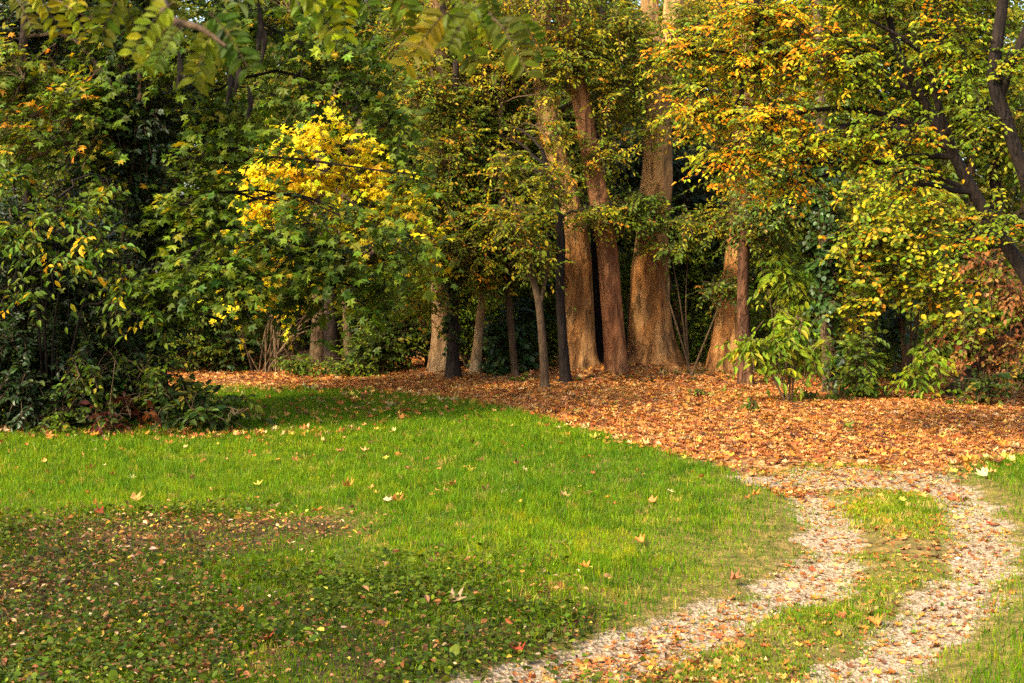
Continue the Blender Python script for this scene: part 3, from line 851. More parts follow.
shrub('holly_bush', 'tall near black evergreen bush between the drooping sapling and the maple trunk', 'bush', (95, 428), 'evergreen',
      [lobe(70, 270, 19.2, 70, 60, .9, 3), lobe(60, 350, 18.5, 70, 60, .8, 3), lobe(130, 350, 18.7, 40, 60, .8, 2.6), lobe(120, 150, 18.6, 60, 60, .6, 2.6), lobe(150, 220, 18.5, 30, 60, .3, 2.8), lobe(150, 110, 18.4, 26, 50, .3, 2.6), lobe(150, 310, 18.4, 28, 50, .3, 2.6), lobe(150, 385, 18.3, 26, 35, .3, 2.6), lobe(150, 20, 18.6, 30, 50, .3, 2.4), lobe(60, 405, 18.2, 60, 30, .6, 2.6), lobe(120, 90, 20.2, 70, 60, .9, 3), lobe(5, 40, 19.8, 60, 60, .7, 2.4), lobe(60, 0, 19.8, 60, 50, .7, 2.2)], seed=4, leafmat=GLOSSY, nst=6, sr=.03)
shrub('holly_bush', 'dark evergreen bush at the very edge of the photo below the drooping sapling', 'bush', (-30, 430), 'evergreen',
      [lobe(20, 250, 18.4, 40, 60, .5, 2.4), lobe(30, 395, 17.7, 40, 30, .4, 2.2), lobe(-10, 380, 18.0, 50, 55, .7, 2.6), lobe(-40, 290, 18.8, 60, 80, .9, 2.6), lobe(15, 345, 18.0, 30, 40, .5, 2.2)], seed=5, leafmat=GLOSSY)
shrub('low_bush', 'low dark bush spilling onto the lawn at the foot of the maple', 'bush', (205, 433), 'low_dark',
      [lobe(205, 405, 17.9, 38, 24, .5, 2.6), lobe(170, 395, 18.0, 28, 22, .45, 2.2), lobe(228, 415, 17.7, 20, 15, .35, 2)], seed=6, nst=8, spread=.5)
shrub('brier_bush', 'straggling green brier with pale stems under the drooping sapling', 'bush', (80, 432), 'understory',
      [lobe(90, 375, 17.7, 35, 30, .4, 1.2), lobe(60, 410, 17.6, 30, 18, .35, 1.4), lobe(150, 375, 17.9, 22, 30, .4, 1.2)], seed=7, nst=7, spread=.6)
shrub('creeper', 'crimson creeper leaves growing low beside the dark lawn bush', 'plant', (118, 434), 'crimson',
      [lobe(112, 417, 17.5, 20, 12, .25, 1.8), lobe(128, 408, 17.5, 10, 12, .2, 1.3)], seed=8, nst=4, spread=.3, sr=.008)
shrub('creeper', 'small tuft of scarlet leaves in the middle of the low dark bush', 'plant', (158, 433), 'crimson',
      [lobe(154, 413, 17.3, 7, 6, .12, 2)], seed=9, nst=2, spread=.1, sr=.006)

# ---- behind the lawn: yellow maple, brushwood and understory
tree('yellow_maple', 'glowing yellow maple seen through the gap in the green maple leaves', 'tree', (350, 374),
     [(348, 320), (342, 240), (350, 160), (356, 90)], [6, 5, 5, 4, 3], GREY,
     {'yellow_maple': [lobe(300, 265, 22.6, 34, 20, .5, .8), lobe(238, 255, 22.9, 26, 26, .5, .8), lobe(425, 235, 22.9, 24, 20, .5, .7), lobe(285, 160, 23.0, 32, 28, .7, 1.7), lobe(318, 132, 22.8, 36, 26, .6, 1.7), lobe(352, 155, 23.0, 36, 32, .7, 1.7), lobe(315, 175, 22.8, 30, 18, .5, 1.8), lobe(372, 185, 22.8, 26, 18, .5, 1.8), lobe(405, 190, 23.2, 28, 22, .6, 1.7), lobe(322, 200, 23.0, 34, 22, .7, 1.7), lobe(272, 215, 23.2, 36, 30, .6, 1.5), lobe(375, 222, 23.2, 36, 14, .6, 1.0), lobe(330, 105, 23.3, 16, 14, .4, 1.2), lobe(300, 255, 23.3, 45, 24, .5, 1.3), lobe(250, 285, 23.6, 45, 26, .5, 1.1), lobe(270, 180, 23.2, 30, 40, .5, 1.6)],
      'lime_maple': [lobe(255, 245, 22.8, 36, 30, .5, 1.2), lobe(310, 235, 22.7, 40, 22, .5, 1.2), lobe(365, 225, 22.8, 40, 20, .5, 1.4), lobe(415, 215, 23.0, 26, 24, .5, 1.4), lobe(290, 285, 23.2, 44, 24, .5, 1.2), lobe(360, 275, 23.0, 40, 24, .5, 1.1), lobe(425, 265, 23.2, 28, 24, .5, 1.1)]}, seed=10, limb_r=.025)
b0 = base_pt(272, 374)
bw = thing('brushwood_shrub', 'nearly leafless shrub of many thin brown upright stems by the far leaf path', 'shrub', b0, None)
r = np.random.default_rng(77)
for k in range(26):
    e = P(r.normal(275, 34), r.uniform(285, 330), b0[1] + r.normal(0, .4))
    s0 = b0 + np.array([r.normal(0, .12), r.normal(0, .12), -.03])
    m0 = s0 * .5 + e * .5 + np.array([0, 0, .25])
    mb = MB(); tube(mb, cat([s0, m0, e], 10), np.linspace(.013, .004, 10), 5)
    mb.build('stem', GREY, bw, b0)
crown(bw, b0, 'yellow_maple', [lobe(285, 300, b0[1], 40, 20, .5, .35)], r, np.array([b0, b0]), name='foliage', limbs=False)

tree('plane_tree', 'pinkish slender plane trunk beside a darker trunk behind the yellow maple', 'tree', (318, 371), [(319, 320), (318, 260), (322, 150), (320, 20), (318, -150)], [9, 7, 6.5, 6, 5, 4], GREY,
     {'fine_green': [lobe(320, 60, 27.2, 60, 50, 1.2, 2.2), lobe(300, -40, 27, 80, 60, 1.5, 2)]}, seed=12)
tree('alder_tree', 'dark ivy grown trunk next to the pinkish slender plane', 'tree', (333, 373), [(331, 320), (330, 250), (326, 150), (330, 0)], [9, 7, 6.5, 6, 4], DARK,
     {'understory': [lobe(360, 110, 26.8, 60, 60, 1.2, 2.2), lobe(300, 0, 27, 60, 50, 1.2, 2)]}, seed=13)
tree('plane_tree', 'pale barked plane with a dark ivy trunk standing right before it', 'tree', (443, 377), [(443, 330), (442, 270), (444, 160), (440, 20), (436, -200)], [14, 11.5, 11, 10, 10, 7], PALE,
     {'fine_yellow': [lobe(430, 40, 26.3, 60, 50, 1.2, 2.2), lobe(480, 80, 26.5, 45, 45, 1, 2.2)], 'high_plane': [lobe(430, -260, 26, 180, 110, 3, .45)]}, seed=14)
tree('ivy_tree', 'thin near black ivy covered trunk in front of the pale plane', 'tree', (453, 381), [(453, 340), (454, 280), (452, 180), (456, 60)], [7, 5.5, 5, 5, 3], DARK,
     {'ivy': [lobe(453, 322, 25.2, 9, 22, .14, 3), lobe(455, 270, 25.2, 12, 30, .18, 3)], 'fine_green': [lobe(440, 190, 25.2, 45, 40, .8, 2.2), lobe(465, 130, 25.4, 40, 40, .8, 2)]}, seed=15)
tree('leaning_sapling', 'slender pale trunk leaning a little beside the dark ivy mound', 'tree', (474, 378), [(479, 330), (483, 270), (480, 180), (490, 60)], [6, 4.5, 4, 4, 3], PALE,
     {'fine_green': [lobe(480, 235, 25.6, 40, 38, .8, 2.4), lobe(500, 175, 25.8, 45, 40, .9, 2.2)]}, seed=16, limb_r=.018)
shrub('ivy_mound', 'rounded mound of dark ivy between the slender pale trunk and grey sapling', 'bush', (508, 378), 'ivy',
      [lobe(508, 335, 26.2, 26, 38, .6, 3.2), lobe(500, 365, 25.9, 28, 14, .4, 2.5), lobe(525, 310, 26.6, 20, 30, .5, 2.6)], seed=17, leafmat=GLOSSY, nst=5, sr=.02)
for k, (lab, bs, sp_, ls) in enumerate([
    ('dark green understory bush just behind the brushwood stems', (235, 372), 'low_dark', [lobe(235, 345, 27.0, 30, 26, .6, 2.6), lobe(215, 320, 27.2, 30, 30, .6, 2.2)]),
    ('olive green bush filling the gap between the dark trunk and the pale plane', (385, 376), 'understory', [lobe(375, 345, 26.2, 35, 28, .6, 2.6), lobe(400, 330, 26.6, 30, 34, .6, 2.4), lobe(370, 305, 26.8, 30, 20, .6, 2)]),
    ('small leafy bush at the foot of the brushwood by the far path', (300, 374), 'nettle', [lobe(298, 362, 26.0, 22, 10, .4, 2.2)]),
    ('knee high nettle patch below the olive green bush', (350, 376), 'nettle', [lobe(350, 364, 26.0, 30, 9, .4, 2.0)]),
    ('tall dim hazel standing behind the brushwood', (200, 370), 'understory', [lobe(195, 290, 27.2, 50, 40, .9, 2.2), lobe(250, 265, 27.6, 50, 35, .9, 2.2), lobe(180, 345, 27.0, 40, 25, .7, 2.4)]),
    ('green elder bush behind the leaning pale sapling', (470, 373), 'understory', [lobe(470, 345, 28.5, 25, 25, .6, 2.2), lobe(440, 310, 28.5, 35, 30, .8, 2.2), lobe(525, 270, 28.0, 40, 30, .8, 2.2)]),
]):
    shrub('understory_bush', lab, 'bush', bs, sp_, ls, seed=20 + k, nst=6, sr=.014)
tree('hackberry_tree', 'grey stemmed sapling with fine drooping leaves in front of the big plane', 'tree', (545, 391), [(543, 350), (538, 300), (530, 270), (522, 230)], [4.6, 4.0, 3.4, 2.8, 1.8], TWIG,
     {'fine_green': [lobe(520, 258, 25.4, 38, 28, .7, 2.2), lobe(495, 225, 25.5, 40, 32, .7, 2.0), lobe(545, 250, 24.6, 22, 18, .5, 1.2), lobe(465, 262, 25.6, 35, 25, .6, 2)]}, seed=30, limb_r=.016, flare=(.15, .4), sides=10,
     extra=[([(539, 310), (545, 280), (549, 240)], [2.2, 1.8, 1.2])])
tree('dark_sapling', 'slim dark trunk that bends away above the big plane base', 'tree', (566, 386), [(563, 340), (560, 290), (561, 240), (556, 205), (549, 175), (542, 150)], [6, 4.8, 4.4, 4.2, 3.4, 2.8, 2], BLACK_SHADED, bark=BLACK_SHADED, species=\
     {'fine_yellow': [lobe(500, 130, 26.0, 45, 40, .8, 2.2), lobe(465, 170, 26.2, 45, 35, .8, 2.2), lobe(512, 185, 25.8, 36, 28, .7, 2.0), lobe(540, 222, 24.6, 24, 14, .4, 1.2), lobe(605, 212, 24.6, 26, 12, .4, 1.6)]}, seed=31, limb_r=.02, flare=(.15, .4), sides=12)

for k, (lab, bs, sp_, ls) in enumerate([
    ('mid green bush in the gap between the grey sapling and the ivy mound', (530, 374), 'gap_lit_green', [lobe(535, 340, 27.4, 30, 34, .6, 2.4), lobe(545, 290, 27.6, 30, 36, .6, 2.2), lobe(515, 285, 27.0, 30, 30, .6, 1.8)]),
    ('mid green bush seen between the reddish trunk and the stout plane', (628, 372), 'gap_lit_green', [lobe(628, 335, 29, 22, 36, .6, 2.4), lobe(626, 275, 29, 22, 36, .6, 2.2)]),
    ('mid green bush filling the gap past the stout plane', (695, 372), 'gap_lit_green', [lobe(697, 345, 27.0, 26, 30, .6, 2.6), lobe(695, 295, 27.2, 28, 34, .6, 2.4), lobe(700, 250, 27.0, 24, 20, .5, 1.4)]),
    ('mid green bush behind the lime sapling and the feathery sapling', (775, 380), 'gap_lit_green', [lobe(775, 340, 26.4, 34, 36, .7, 2.2), lobe(790, 280, 26.6, 34, 36, .7, 2.0)]),
    ('shaded bush behind the bare ivy stem between the hazels', (900, 382), 'gap_lit_green', [lobe(895, 345, 25.6, 40, 32, .7, 2.2), lobe(880, 310, 26.0, 40, 40, .7, 1.8)]),
    ('leafy bush closing the view behind the leaning pale sapling and pale plane', (425, 374), 'gap_lit_green', [lobe(410, 300, 27.6, 44, 40, .7, 2.0), lobe(465, 300, 27.6, 34, 44, .7, 2.0)]),
]):
    shrub('understory_bush', lab, 'bush', bs, sp_, ls, seed=140 + k, nst=5, sr=.014)
# ---- the big planes
tree('plane_tree', 'largest mottled tan plane whose thick lit trunk fans out behind the slim dark sapling', 'tree', (580, 379),
     [(578, 350), (578, 300), (574, 240), (558, 170), (545, 100), (540, 30), (546, -60), (552, -260)], [17.5, 15.6, 15, 14.2, 12.6, 11.5, 10.5, 9, 7], PLANE,
     {'fine_yellow': [lobe(500, 60, 26.0, 50, 40, 1, 2.2), lobe(590, 60, 26.2, 35, 25, .8, 1.0), lobe(610, 110, 26.0, 32, 25, .7, 1.4), lobe(480, 10, 26, 50, 30, 1, 2)], 'high_plane': [lobe(550, -330, 26, 200, 120, 3.5, .45)]},
     seed=32, limb_r=.04, flare=(.38, .38), lump=.055, sides=40, n=80)
tree('plane_tree', 'slim blackish trunk in the narrow gap behind the largest plane', 'tree', (600, 373), [(598, 330), (596, 260), (594, 200), (596, 130), (603, 40), (606, -160)], [6, 5, 4.6, 4.4, 4, 3.6, 3], BLACK_SHADED, seed=33, flare=(.3, .3), lump=.07, sides=24)
tree('plane_tree', 'reddish smooth plane trunk tilting over between the two thickest planes', 'tree', (617, 382), [(615, 350), (611, 295), (606, 240), (592, 160), (579, 90), (562, 0), (555, -180)], [12.5, 11, 10.4, 10, 9.4, 8.6, 7.5, 6], PLANE_RED,
     {'fine_green': [lobe(620, 30, 25.4, 40, 35, .9, 1.6)], 'high_plane': [lobe(600, -250, 25, 120, 80, 2.5, .45)]}, seed=34, flare=(.3, .16), lump=.045, sides=32, n=60)
tree('plane_tree', 'stout plane with wide root buttresses and a forked top', 'tree', (653, 376), [(652, 345), (649, 300), (651, 250), (655, 190), (657, 130), (656, 60), (650, 10), (645, -160)], [23, 20, 18.5, 17, 15.5, 14, 12, 9, 6], PLANE,
     {'fine_green': [lobe(635, 205, 25.2, 35, 22, .6, 1.6)], 'high_plane': [lobe(690, -300, 26, 170, 110, 3.2, .45)]}, seed=35, flare=(.42, .75), lump=.11, sides=40, n=80,
     extra=[([(657, 95), (668, 40), (676, -20), (690, -180)], [13, 10, 9, 6])])
tree('plane_tree', 'tan plane trunk leaning inward beside a thin brown stem', 'tree', (728, 378), [(728, 350), (731, 310), (736, 265), (741, 190), (742, 110), (745, 0), (750, -160)], [19, 17, 14, 11.5, 10.5, 10, 9, 6], PLANE,
     {'fine_yellow': [lobe(700, 20, 24.9, 40, 34, .9, 1.6), lobe(735, 215, 24.4, 34, 26, .5, 1.5), lobe(740, 160, 24.6, 34, 26, .5, 1.4), lobe(690, 110, 24.8, 34, 26, .6, 1.0)], 'high_plane': [lobe(800, -280, 26, 150, 100, 3, .45)]}, seed=36, flare=(.45, .45), lump=.10, sides=36, n=70)
tree('alder_tree', 'thin reddish brown trunk touching the leaning tan plane', 'tree', (746, 386), [(745, 350), (743, 300), (744, 250), (748, 160), (752, 40)], [8, 6.5, 6, 5.5, 4.6, 3.6], DUSK,
     {'fine_green': [lobe(760, 230, 24.5, 35, 25, .6, 2.0)]}, seed=37, lump=.06, sides=16)
shrub('yew_tree', 'very dark evergreen filling the space behind and above the stout plane', 'tree', (692, 372), 'evergreen',
      [lobe(690, 215, 27.4, 50, 45, .9, 3), lobe(640, 160, 28.0, 45, 40, .8, 2.6), lobe(725, 235, 27.4, 38, 40, .8, 2.8), lobe(695, 170, 27.8, 50, 30, .8, 2.6), lobe(620, 215, 27.8, 30, 40, .7, 2.6), lobe(690, 285, 27.6, 35, 40, .7, 2.2)], seed=38, leafmat=GLOSSY, nst=4, sr=.05)
shrub('hackberry_sapling', 'arching spray of light green leaves hanging before the dark evergreen', 'tree', (690, 381), 'fine_green',
      [lobe(640, 212, 25.0, 36, 18, .5, 2.2), lobe(690, 225, 24.8, 35, 16, .5, 2.0), lobe(665, 245, 24.9, 25, 12, .4, 1.4), lobe(720, 285, 24.8, 26, 18, .4, 1.2)], seed=39, nst=4, spread=.2, sr=.014)

tree('hackberry_tree', 'thin airy tree whose yellow green sprays veil the upper plane trunks', 'tree', (516, 380), [(512, 340), (506, 260), (500, 160), (505, 60), (520, -60)], [4, 3.6, 3.2, 2.6, 2.2, 1.5], TWIG,
     {'fine_yellow': [lobe(495, 60, 25.8, 40, 45, .9, 1.8), lobe(515, 140, 25.6, 30, 30, .7, 1.2), lobe(575, 45, 24.6, 44, 34, .6, 1.5), lobe(618, 85, 24.8, 34, 32, .6, 1.6), lobe(600, 150, 24.8, 30, 24, .5, 1.3), lobe(560, 190, 24.6, 22, 18, .4, .9), lobe(590, 215, 24.4, 30, 12, .4, 1.4), lobe(530, 40, 24.7, 30, 30, .5, 1.2), lobe(556, 130, 24.6, 26, 22, .4, .8), lobe(560, 70, 24.6, 34, 26, .5, 1.0), lobe(655, 60, 24.8, 26, 30, .5, 1.0), lobe(648, 130, 24.8, 22, 24, .4, .7), lobe(460, 110, 25.6, 40, 40, .8, 1.8), lobe(540, -10, 24.6, 70, 25, .9, 1.2), lobe(500, 215, 24.4, 34, 24, .5, 1.3), lobe(455, 245, 24.6, 34, 26, .6, 1.6), lobe(532, 250, 23.2, 28, 22, .4, 1.2), lobe(515, 215, 23.1, 30, 22, .4, 1.4), lobe(548, 180, 23.2, 22, 26, .35, 1.2), lobe(505, 165, 23.3, 24, 24, .4, 1.2), lobe(425, 300, 24.4, 26, 22, .5, 1.2), lobe(452, 150, 24.8, 34, 34, .6, 1.7), lobe(440, 205, 24.8, 34, 30, .6, 1.7), lobe(425, 90, 24.8, 34, 34, .6, 1.6), lobe(480, 265, 24.8, 30, 30, .6, 1.5), lobe(430, 255, 24.9, 30, 26, .6, 1.3),
                      lobe(628, 25, 24.6, 24, 30, .6, 1.2), lobe(545, 95, 24.6, 24, 14, .5, .5)]}, seed=43, limb_r=.012, flare=(.12, .3), sides=10)
# ---- the thicket beyond the gravel bend
shrub('walnut_sapling', 'small bright lime sapling on thin stems alone at the front of the leaf carpet', 'tree', (785, 403), 'bright_walnut',
      [lobe(748, 340, 21.4, 24, 12, .35, 2.2), lobe(785, 335, 21.5, 26, 16, .4, 2.0), lobe(812, 345, 21.5, 20, 16, .35, 2.0), lobe(775, 362, 21.4, 16, 10, .3, 1.4), lobe(795, 318, 21.7, 22, 12, .35, 1.4)], seed=40, nst=5, spread=.25, sr=.012, bark=GREY)
shrub('ailanthus_sapling', 'feathery light green sapling just behind the lime sapling', 'tree', (775, 386), 'bright_walnut',
      [lobe(785, 270, 24.0, 24, 14, .4, 1.8), lobe(800, 300, 24.0, 16, 24, .4, 1.6), lobe(775, 255, 24.1, 24, 12, .4, 1.0)], seed=41, nst=4, spread=.2, sr=.014)
tree('ivy_tree', 'bare footed trunk wrapped in dark ivy from head height upward', 'tree', (830, 393), [(829, 360), (826, 320), (824, 240), (822, 150), (818, 40), (815, -80)], [8.5, 7, 6.5, 6, 5.5, 5, 3], GREY,
     {'ivy': [lobe(826, 300, 22.9, 13, 24, .22, 3), lobe(825, 255, 22.9, 15, 28, .25, 3), lobe(823, 205, 23.0, 18, 28, .3, 3), lobe(815, 160, 23.2, 26, 32, .4, 2.8), lobe(838, 350, 22.9, 7, 28, .15, 2.4), lobe(800, 190, 23.4, 20, 30, .4, 2.4)],
      'fine_green': [lobe(770, 205, 23.4, 35, 28, .6, 2.0), lobe(775, 170, 23.6, 40, 25, .6, 1.6), lobe(800, 110, 23.6, 50, 40, .8, 1.6)]}, seed=42, leafmat=GLOSSY, limb_r=.018, flare=(.12, .3))
hz = [('broad yellow green hazel beside the ivy wrapped trunk', (868, 392), [lobe(865, 235, 22.6, 36, 30, .6, 2.3), lobe(890, 275, 22.6, 34, 30, .6, 2.0), lobe(855, 300, 22.8, 20, 35, .5, 1.6), lobe(870, 190, 22.8, 40, 26, .6, 2)]),
      ('yellowing hazel with a thin bare ivy stem under it', (915, 390), [lobe(915, 235, 22.4, 38, 34, .6, 2.2), lobe(940, 285, 22.2, 34, 28, .5, 1.8), lobe(935, 205, 22.5, 36, 24, .6, 2.0), lobe(965, 310, 21.8, 30, 22, .5, 1.4)]),
      ('low green leafed bush growing at the foot of the broad hazel', (862, 394), [lobe(858, 360, 22.3, 22, 30, .4, 2.0), lobe(862, 388, 22.2, 16, 12, .3, 2.0)])]
for k, (lab, bs, ls) in enumerate(hz):
    shrub('hazel_bush', lab, 'bush', bs, 'yellow_hazel' if k < 2 else 'nettle', ls, seed=45 + k, nst=5, spread=.4, sr=.016)
tree('ivy_tree', 'thin grey stem with a dark ivy top rising between the two hazels', 'tree', (905, 388), [(906, 360), (902, 320), (900, 280), (898, 230)], [5, 4, 3.5, 3.5, 2.5], GREY,
     {'ivy': [lobe(899, 285, 23.8, 13, 26, .25, 2.6), lobe(890, 320, 24.2, 26, 26, .4, 2.4)]}, seed=49, leafmat=GLOSSY, flare=(.1, .3), sides=10, limb_r=.01)
shrub('chestnut_sapling', 'knee high yellow and green sapling glowing in front of the bare ivy stem', 'plant', (922, 394), 'bright_walnut',
      [lobe(925, 352, 22.1, 20, 14, .3, 1.8), lobe(912, 372, 22.0, 18, 12, .3, 1.6), lobe(935, 378, 22.0, 14, 10, .3, 1.6)], seed=50, nst=4, spread=.2, sr=.008)
shrub('beech_bush', 'copper leafed beech bush under the leaning dark trunk', 'bush', (985, 396), 'russet',
      [lobe(985, 262, 21.8, 30, 20, .5, .8), lobe(1012, 290, 21.8, 30, 24, .5, 1.1), lobe(968, 335, 22.0, 28, 18, .5, 1.1), lobe(1005, 350, 21.8, 32, 18, .5, 1.3), lobe(1050, 290, 21.8, 40, 60, .6, 1.4)], seed=51, nst=6, spread=.5, sr=.014)
shrub('low_bush', 'dark green ground bush below the slanting mossy log', 'bush', (990, 402), 'low_dark',
      [lobe(985, 382, 21.5, 30, 12, .4, 2.0), lobe(1030, 375, 21.5, 34, 18, .5, 2.2)], seed=52, nst=6, spread=.5)
b0 = base_pt(952, 396)
lg = thing('fallen_log', 'dark mossy log propped slantwise at the edge of the copper beech', 'log', b0)
stem(lg, b0, [b0 + np.array([-.1, 0, .0]), P(985, 362, b0[1] - .1), P(1020, 330, b0[1] - .2), P(1075, 292, b0[1] - .3)], np.array([8, 7, 6.5, 5]) * b0[1] / F, DARK, name='log', seed=53, flare=None, lump=.09)

# ---- orange elm that reaches in over the gravel bend
elm = tree('elm_tree', 'orange leaved elm whose dark trunks lean in over the gravel bend', 'tree', (1140, 462),
           [(1100, 390, 15.5), (1058, 325, 15.6), (1022, 268, 15.8), (985, 212, 16.0), (952, 152, 16.1), (922, 98, 16.2), (896, 45, 16.3), (880, -30, 16.4)], [11, 9, 8, 7.4, 6.4, 5.6, 4.6, 3.8, 2.4], BLACK_SHADED,
           {'orange_elm': [lobe(690, 45, 16.8, 45, 26, .7, 1.76), lobe(745, 60, 16.6, 48, 30, .7, 1.92), lobe(700, 105, 16.6, 42, 24, .6, 1.76), lobe(765, 115, 16.4, 48, 28, .7, 1.92), lobe(735, 155, 16.4, 48, 22, .6, 1.76), lobe(800, 50, 16.3, 45, 35, .7, 1.76),
                           lobe(850, 60, 16.0, 45, 38, .7, 1.60), lobe(800, 145, 16.2, 45, 28, .6, 1.44), lobe(860, 135, 16.0, 42, 30, .6, 1.44), lobe(910, 130, 15.6, 32, 30, .6, 0.96), lobe(900, 190, 15.8, 40, 24, .6, 1.28), lobe(950, 45, 15.6, 40, 40, .6, 1.28),
                           lobe(985, 110, 15.4, 26, 30, .5, 0.72), lobe(760, 10, 16.4, 60, 24, .7, 1.60), lobe(850, -10, 16.2, 60, 30, .8, 1.60), lobe(1010, 60, 15.0, 24, 24, .4, 1.12), lobe(1000, 215, 15.4, 24, 26, .5, 0.80), lobe(960, 240, 15.8, 26, 20, .5, 0.80),
                           lobe(960, -60, 16, 90, 50, 1.2, 1.28), lobe(1080, 40, 15.6, 60, 70, 1.0, 1.28), lobe(790, 185, 16.6, 34, 16, .5, 1.12)]},
           seed=60, limb_r=.028, flare=(.2, .3), bark=BLACK_SHADED,
           extra=[([(1085, 365, 15.5), (1050, 245, 15.3), (1022, 168, 15.2), (1006, 120, 15.2), (994, 75, 15.2), (1003, 0, 15.2), (1006, -60, 15.2)], [8, 7.2, 6.8, 6.8, 7, 5.5, 4]),
                  ([(958, 163, 16.1), (940, 110, 15.9), (925, 60, 15.8), (905, 40, 15.7), (870, 20, 15.6)], [4, 3.5, 3, 2.4, 1.5]),
                  ([(925, 105, 16.2), (880, 70, 16.2), (830, 52, 16.3), (760, 55, 16.5), (690, 48, 16.8)], [3.5, 3, 2.5, 1.8, 1]),
                  ([(950, 150, 16.1), (900, 120, 16.2), (840, 108, 16.3), (760, 118, 16.4), (700, 112, 16.6)], [3.5, 3, 2.5, 1.8, 1]),
                  ([(1000, 95, 15.2), (1014, 60, 15.2), (1030, 20, 15.2)], [5, 4.5, 4])])

# ---- small plants at the foot of the planes
pl = [(430, 377, 'tuft of green weeds at the foot of the pale plane'), (630, 384, 'low weed clump between the reddish trunk and the stout plane'), (652, 385, 'dark weed clump under the stout plane buttress'),
      (690, 384, 'ivy tuft just past the stout plane buttress'), (525, 384, 'yellow green weed tuft left of the grey sapling'.replace('left of', 'beside')), (805, 400, 'small weed clump beside the lime sapling stems'),
      (838, 400, 'weed clump hugging the foot of the ivy wrapped trunk'), (845, 433, 'lone green weed on the open leaf carpet nearest the gravel bend'), (700, 398, 'tiny green weed out on the leaf carpet before the leaning plane'),
      (575, 384, 'weed sprigs between the slim dark sapling and the largest plane'), (665, 381, 'ground ivy tuft touching the stout plane roots'), (755, 412, 'low green weed on the leaf carpet before the lime sapling'), (960, 404, 'weed clump where the mossy log meets the ground')]
for k, (px, py, lab) in enumerate(pl):
    d = base_pt(px, py)[1]
    shrub('weed', lab, 'plant', (px, py), 'low_dark' if k in (2, 3, 10) else 'nettle', [lobe(px, py - 4, d, 9 + (k * 5) % 7, 4 + k % 3, .15, 1.8)], group='weeds at the foot of the trees', seed=80 + k, nst=3, spread=.2, sr=.005)

# ---- the wood behind
r = np.random.default_rng(91)
bk = [('broad leafy tree far behind the yellow maple', 300, 33, 'far'), ('olive tree far behind the pale plane', 440, 34, 'far'), ('green tree in the gap behind the grey sapling', 520, 32, 'understory'), ('dim tree behind the two thickest planes', 620, 34, 'far'),
      ('dim tree behind the leaning tan plane', 720, 33, 'far'), ('green tree behind the ivy wrapped trunk', 820, 32, 'far'), ('yellowing tree behind the hazels', 900, 31, 'fine_yellow'), ('dim tree behind the copper beech', 1000, 30, 'far'),
      ('dark tree behind the lawn thicket', 60, 28, 'understory'), ('dark tree behind the big green maple', 170, 30, 'far')]
for k, (lab, px, d, sp_) in enumerate(bk):
    by = HOR + F * EYE / d
    ls = [lobe(px + r.normal(0, 30), rw, d + r.normal(0, .6), 62, 48, 1.3, 1.5) for rw in (330, 270, 210, 140, 70, 0)]
    ls += [lobe(px + s * 60 + r.normal(0, 12), rw, d + r.normal(0, .8), 52, 48, 1.3, 1.3) for s in (-1, 1) for rw in (320, 220, 110, 20)]
    tree('woodland_tree', lab, 'tree', (px, by), [(px + r.normal(0, 5), 300), (px + r.normal(0, 8), 180), (px + r.normal(0, 10), 40), (px, -120)], [7, 6, 5.5, 4.5, 3], [GREY, DARK][k % 2], sp_, ls, group='trees in the wood behind', seed=120 + k, limb_r=.04)

# far wood: reads as one mass
mbw = MB()
rw_ = np.random.default_rng(95)
lobes_ = []
for k in range(46):
    d = rw_.uniform(38, 52); x0 = rw_.uniform(-.45, .45) * d
    for z0 in (1.2, 4.0, 7.0):
        lobes_.append((np.array([x0 + rw_.normal(0, .8), d, z0 + rw_.normal(0, .4)]), np.array([2.6, 1.6, 2.1]), 1.0))
fs = dict(SP['far']); fs['L'] = .30; fs['s'] = 1.3; fs['pal'] = [((.09, .14, .014), 4), ((.055, .09, .01), 4), ((.17, .18, .015), 1.8), ((.28, .2, .02), .8)]
A, B, DR, POS, DIR, NRM, COH, LOB = spray_set(fs, lobes_, rw_)
put(mbw, OVATE, POS, DIR, NRM, .30, .20, pick(fs['pal'], len(POS), rw_, COH))
for k in range(60):
    d = rw_.uniform(31, 46); x0 = rw_.uniform(-.42, .42) * d
    c = np.array([[x0, d, -.1], [x0 + rw_.normal(0, .2), d, 3], [x0 + rw_.normal(0, .4), d, 8]])
    tube(mbw, cat(c, 10), np.linspace(.16, .09, 10) * rw_.uniform(.5, 1.6), 8, col=(.05, .03, .018))
o = mbw.build('far_woods', LEAF); tag(o, 'far mass of woodland closing the view behind the trees', kind='stuff')

